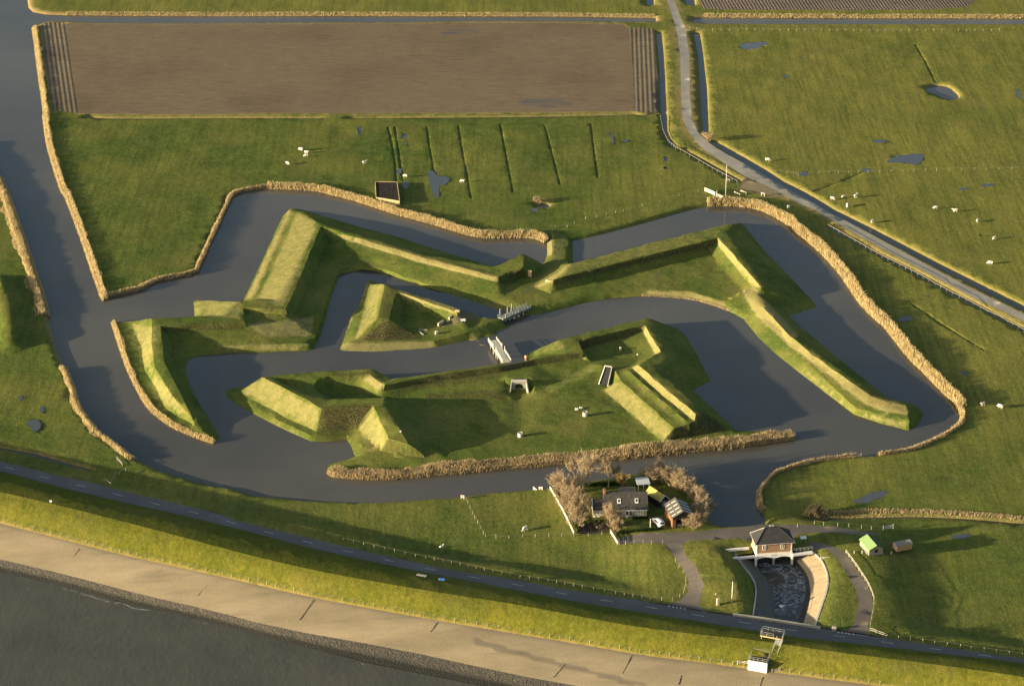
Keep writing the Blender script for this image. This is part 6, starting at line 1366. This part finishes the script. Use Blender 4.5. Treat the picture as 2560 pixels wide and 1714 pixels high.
# ------------------------------------------------------------------ bare trees and shrubs
def twig_mat(name, a, b):
    t = NT(name); rnd = t.n('NewGeometry', 8); c = t.mix(rnd, a, b); di = t.n('BsdfDiffuse', Color=c); tr = t.n('BsdfTranslucent', Color=c)
    mx = t.t.nodes.new('ShaderNodeMixShader'); mx.inputs[0].default_value = .3; t.t.links.new(di, mx.inputs[1]); t.t.links.new(tr, mx.inputs[2])
    t.t.links.new(mx.outputs[0], [n for n in t.t.nodes if n.type == 'OUTPUT_MATERIAL'][0].inputs[0]); return t.m
TW1 = twig_mat('brown_twigs', (.29,.215,.135), (.47,.36,.225)); TW2 = twig_mat('grey_twigs', (.32,.25,.16), (.48,.385,.25)); TW3 = twig_mat('yellow_twigs', (.30,.22,.075), (.42,.31,.12))
m_bark = plain('pale_bark', (.34,.28,.18), .9, .25, 4)
def plant_mesh(seed, h, spread, stems, twigs, trunk_h=0.0, lean=.0):
    rnd = random.Random(seed); tm, cm = MB(), MB(); tips = []
    def grow(p, d, ln, r, lvl):
        pts = [p.copy()]; rad = [r]; q = p.copy(); dd = d.copy(); n = 4
        for i in range(n):
            dd = (dd+Vector((rnd.gauss(0,.16), rnd.gauss(0,.16), rnd.gauss(.04,.08)))).normalized(); q = q+dd*ln/n; pts.append(q.copy()); rad.append(r*(1-.55*(i+1)/n))
            if lvl < 2 and i >= 1:
                for _ in range(2 if lvl else 2):
                    b = (dd+Vector((rnd.gauss(0,.6), rnd.gauss(0,.6), rnd.gauss(.15,.3)))).normalized(); grow(q, b, ln*rnd.uniform(.45,.7), r*.5, lvl+1)
        tm.tube(pts, rad, 5 if lvl == 0 else 4); tips.append((pts, lvl))
    base = Vector((0,0,-.15))
    if trunk_h:
        top = Vector((lean*trunk_h, 0, trunk_h)); tm.tube([base, top*.5+Vector((.08,.05,0)), top], [.20,.16,.12], 7)
    else: top = Vector((0,0,0))
    for k in range(stems):
        a = 2*math.pi*k/stems+rnd.uniform(-.4,.4); out = rnd.uniform(.25,1.0)*spread
        d = Vector((math.cos(a)*out, math.sin(a)*out, 1.0)).normalized(); st = top+Vector((math.cos(a), math.sin(a), 0))*(0 if trunk_h else rnd.uniform(.1,.6)*spread)
        grow(st, d, (h-trunk_h)*rnd.uniform(.62,.82), .085 if trunk_h else .06, 0)
    for _ in range(twigs):
        pts, lvl = rnd.choice(tips); i = rnd.randint(1, len(pts)-1); p = pts[i-1].lerp(pts[i], rnd.random())
        if p.z < .35: continue
        d = (Vector((rnd.gauss(0,.8), rnd.gauss(0,.8), rnd.gauss(.55,.5)))).normalized(); ln = rnd.uniform(.28,.75); s = d.orthogonal().normalized()
        s.rotate(Matrix.Rotation(rnd.uniform(0,6.28), 3, d)); wd = rnd.uniform(.018,.034); e = p+d*ln; mid = p+d*ln*.5+s*.06*rnd.gauss(0,1)
        cm.quad(p-s*wd, p+s*wd, mid+s*wd*.8, e, mid-s*wd*.8)
    return tm.me('branches', True), cm.me('twigs')
def plant(name, label, cat, group, meshes, tw, q, s=1.0, rz=None, pz=None):
    p = hit(*q) if pz is None else W(q[0], q[1], pz); r = thing(name, label, cat, p, random.uniform(0,6.28) if rz is None else rz, group)
    for nm, me, mt in (('trunk', meshes[0], m_bark), ('crown', meshes[1], tw)):
        if not me.materials: me.materials.append(mt)
        link(nm, me, None, r)
    r.scale = s if isinstance(s, tuple) else (s,)*3; return r
SH = [plant_mesh(10+k, 4.0, .75, 9, 1900) for k in range(3)]; BU = [plant_mesh(20+k, 3.2, .9, 9, 1700) for k in range(2)]; YB = [plant_mesh(30, 3.4, .5, 8, 3000)]; FB = [plant_mesh(33, 4.4, .45, 7, 2600), plant_mesh(34, 2.4, .8, 8, 2600)]
for q in SH: q[0].materials.append(m_bark); q[1].materials.append(TW1)
TR = [plant_mesh(40, 7.6, .8, 5, 2600, 2.0, .16), plant_mesh(41, 7.8, .75, 6, 3000, 1.7, .26), plant_mesh(42, 6.6, .6, 5, 2300, 2.0, .06)]
rows = [('topmost shrub of the brown hedge, nearest the moat', (425,480), 1.2), ('brown hedge shrub second from the moat', (480,560), 1.1), ('brown hedge shrub beside the upper plank fence', (500,640), 1.0), ('broad brown hedge shrub halfway down the plank fence', (560,620), 1.15), ('brown hedge shrub just below halfway down the fence', (560,730), 1.15),
 ('lowest shrub of the brown hedge, nearest the fence foot', (595,830), 1.0), ('brown hedge shrub leaning towards the house wing', (650,680), 1.05), ('brown hedge shrub right of the white garden ornament', (640,760), .9), ('dark shrub behind the hedge on the shaded lawn', (600,470), 1.0), ('brown hedge shrub in the corner by the white benches', (390,440), .9)]
for i, (lb, q, s) in enumerate(rows): plant('bare_shrub', lb, 'shrub', 'bare shrubs of the left garden hedge', SH[i % 3], TW1, Mz(*q), s)
for lb, q, k, s in (('tall bare tree leaning left at the moat behind the lawn', (612,388), 0, 1.0), ('tall forked bare tree with the widest crown behind the lawn', (695,402), 1, 1.05), ('upright bare tree right of the forked one behind the lawn', (942,405), 2, 1.1)): plant('bare_tree', lb, 'tree', 'bare trees behind the house lawn', TR[k], TW2, Mz(*q), s, {0: 2.6, 1: .2, 2: 1.0}[k])
plant('bare_tree', 'thin bare tree closest to the upright one at the moat', 'tree', 'bare trees behind the house lawn', TR[2], TW2, Mz(1000,372), .85, 3.0)
plant('yellow_shrub', 'yellowish cone shaped shrub left of the annex behind the house', 'shrub', None, YB[0], TW3, Mz(1085,410), 1.05)
arc = [((1400,372),1.25,'leftmost shrub of the brown arc behind the bright shed'), ((1460,345),1.45,'tallest shrub of the brown arc above the bright shed'), ((1535,372),1.2,'arc shrub straight behind the bright shed'), ((1600,402),1.25,'arc shrub behind the ridge of the striped barn'), ((1665,425),1.3,'arc shrub up and right of the barn ridge'), ((1730,455),1.2,'arc shrub over the right roof slope of the barn'), ((1790,480),1.15,'arc shrub at the shoulder of the bend by the moat'), ((1845,535),1.1,'arc shrub right of the shoulder by the moat'), ((1885,590),1.1,'arc shrub at the outermost bend by the moat'), ((1945,680),1.2,'arc shrub farthest right beside the moat'), ((1930,760),1.15,'arc shrub below the outermost bend'), ((1900,830),1.1,'arc shrub second from the drive end'), ((1855,862),1.0,'lowest arc shrub beside the right barn pier')]
for i, (q, s, lb) in enumerate(arc): plant('bare_shrub', lb, 'shrub', 'bare shrubs in an arc round the barn', BU[i % 2], TW1, Mz(*q), s)
plant('bare_shrub', 'tall narrow brown shrub in front of the house gable', 'shrub', None, FB[0], TW1, Mz(945,830), (1.0,1.0,1.25)); plant('bare_shrub', 'round brown shrub at the lane end of the front garden', 'shrub', None, FB[1], TW1, Mz(1030,885), 1.15)
plant('dark_bush', 'dark low bush between the hedge and the tall narrow shrub', 'shrub', None, plant_mesh(50, 1.9, 1.0, 8, 2200), twig_mat('dark_twigs', (.05,.045,.03), (.10,.085,.05)), Mz(830,850), 1.0)
plant('dark_bush', 'dark tangled bushes over the reedy ditch right of the pumping house', 'shrub', None, plant_mesh(51, 2.0, 1.2, 9, 2400), twig_mat('ditch_twigs', (.06,.05,.035), (.13,.105,.06)), O(300,165), 1.3)
plant('dark_bush', 'tangled brush in the round hole in the left meadow', 'shrub', None, plant_mesh(52, 1.4, 1.3, 8, 1600), TW2, B(1735,255), 1.0)
plant('bare_shrub', 'pale leaning shrub at the bend of the lane and ditch', 'shrub', None, plant_mesh(53, 2.6, .9, 7, 2200), twig_mat('pale_twigs', (.40,.31,.17), (.55,.44,.26)), S(1672,1030), 1.0)
def hedge(label, pts, h, wd, seed):
    rnd = random.Random(seed); p = dens([tuple(hit(*q)) for q in pts], .5); o0 = Vector(p[0]); m = MB()
    for q in p:
        for _ in range(60):
            c = Vector((q[0]+rnd.gauss(0,.25), q[1]+rnd.gauss(0,wd/3), q[2]+rnd.uniform(0,h)))-o0; a = Vector((rnd.gauss(0,1), rnd.gauss(0,1), rnd.gauss(0,1))).normalized()*.13; b = a.orthogonal().normalized()*.10
            m.quad(c-a, c+b, c+a, c-b)
    o = m.put('hedge', HG); o.location = o0; prop(o, label, 'hedge', None)
HG = twig_mat('hedge_leaves', (.020,.040,.012), (.045,.075,.020))
hedge('clipped dark hedge along the back edge of the shaded lawn', many(Mz,(690,408),(800,400),(900,395),(1000,392),(1060,400)), 1.1, .8, 1)
hedge('low dark hedge between the front lawn and the drive', many(Mz,(1085,905),(1180,893),(1300,882),(1420,872),(1500,866)), .8, .6, 2)
hedge('low dark planting in front of the house wall', many(Mz,(1205,752),(1280,748),(1340,745)), .6, .6, 3)
hedge('dark evergreen clump on the lawn behind the brown hedge', many(Mz,(640,470),(680,462)), 1.9, 1.6, 4)
def garden_bed():
    p = [hit(*q) for q in many(Mz,(600,905),(760,915),(880,900),(960,890),(900,790),(740,790),(640,830))]; m = MB(); c = sum(p, Vector())/len(p)
    for a, b in zip(p, p[1:]+p[:1]): m.quad(c+Vector((0,0,.07)), a+Vector((0,0,.07)), b+Vector((0,0,.07)))
    prop(m.put('garden_soil', plain('garden_soil', (.045,.034,.024), .95, .4, 2)), kind='structure')
garden_bed()
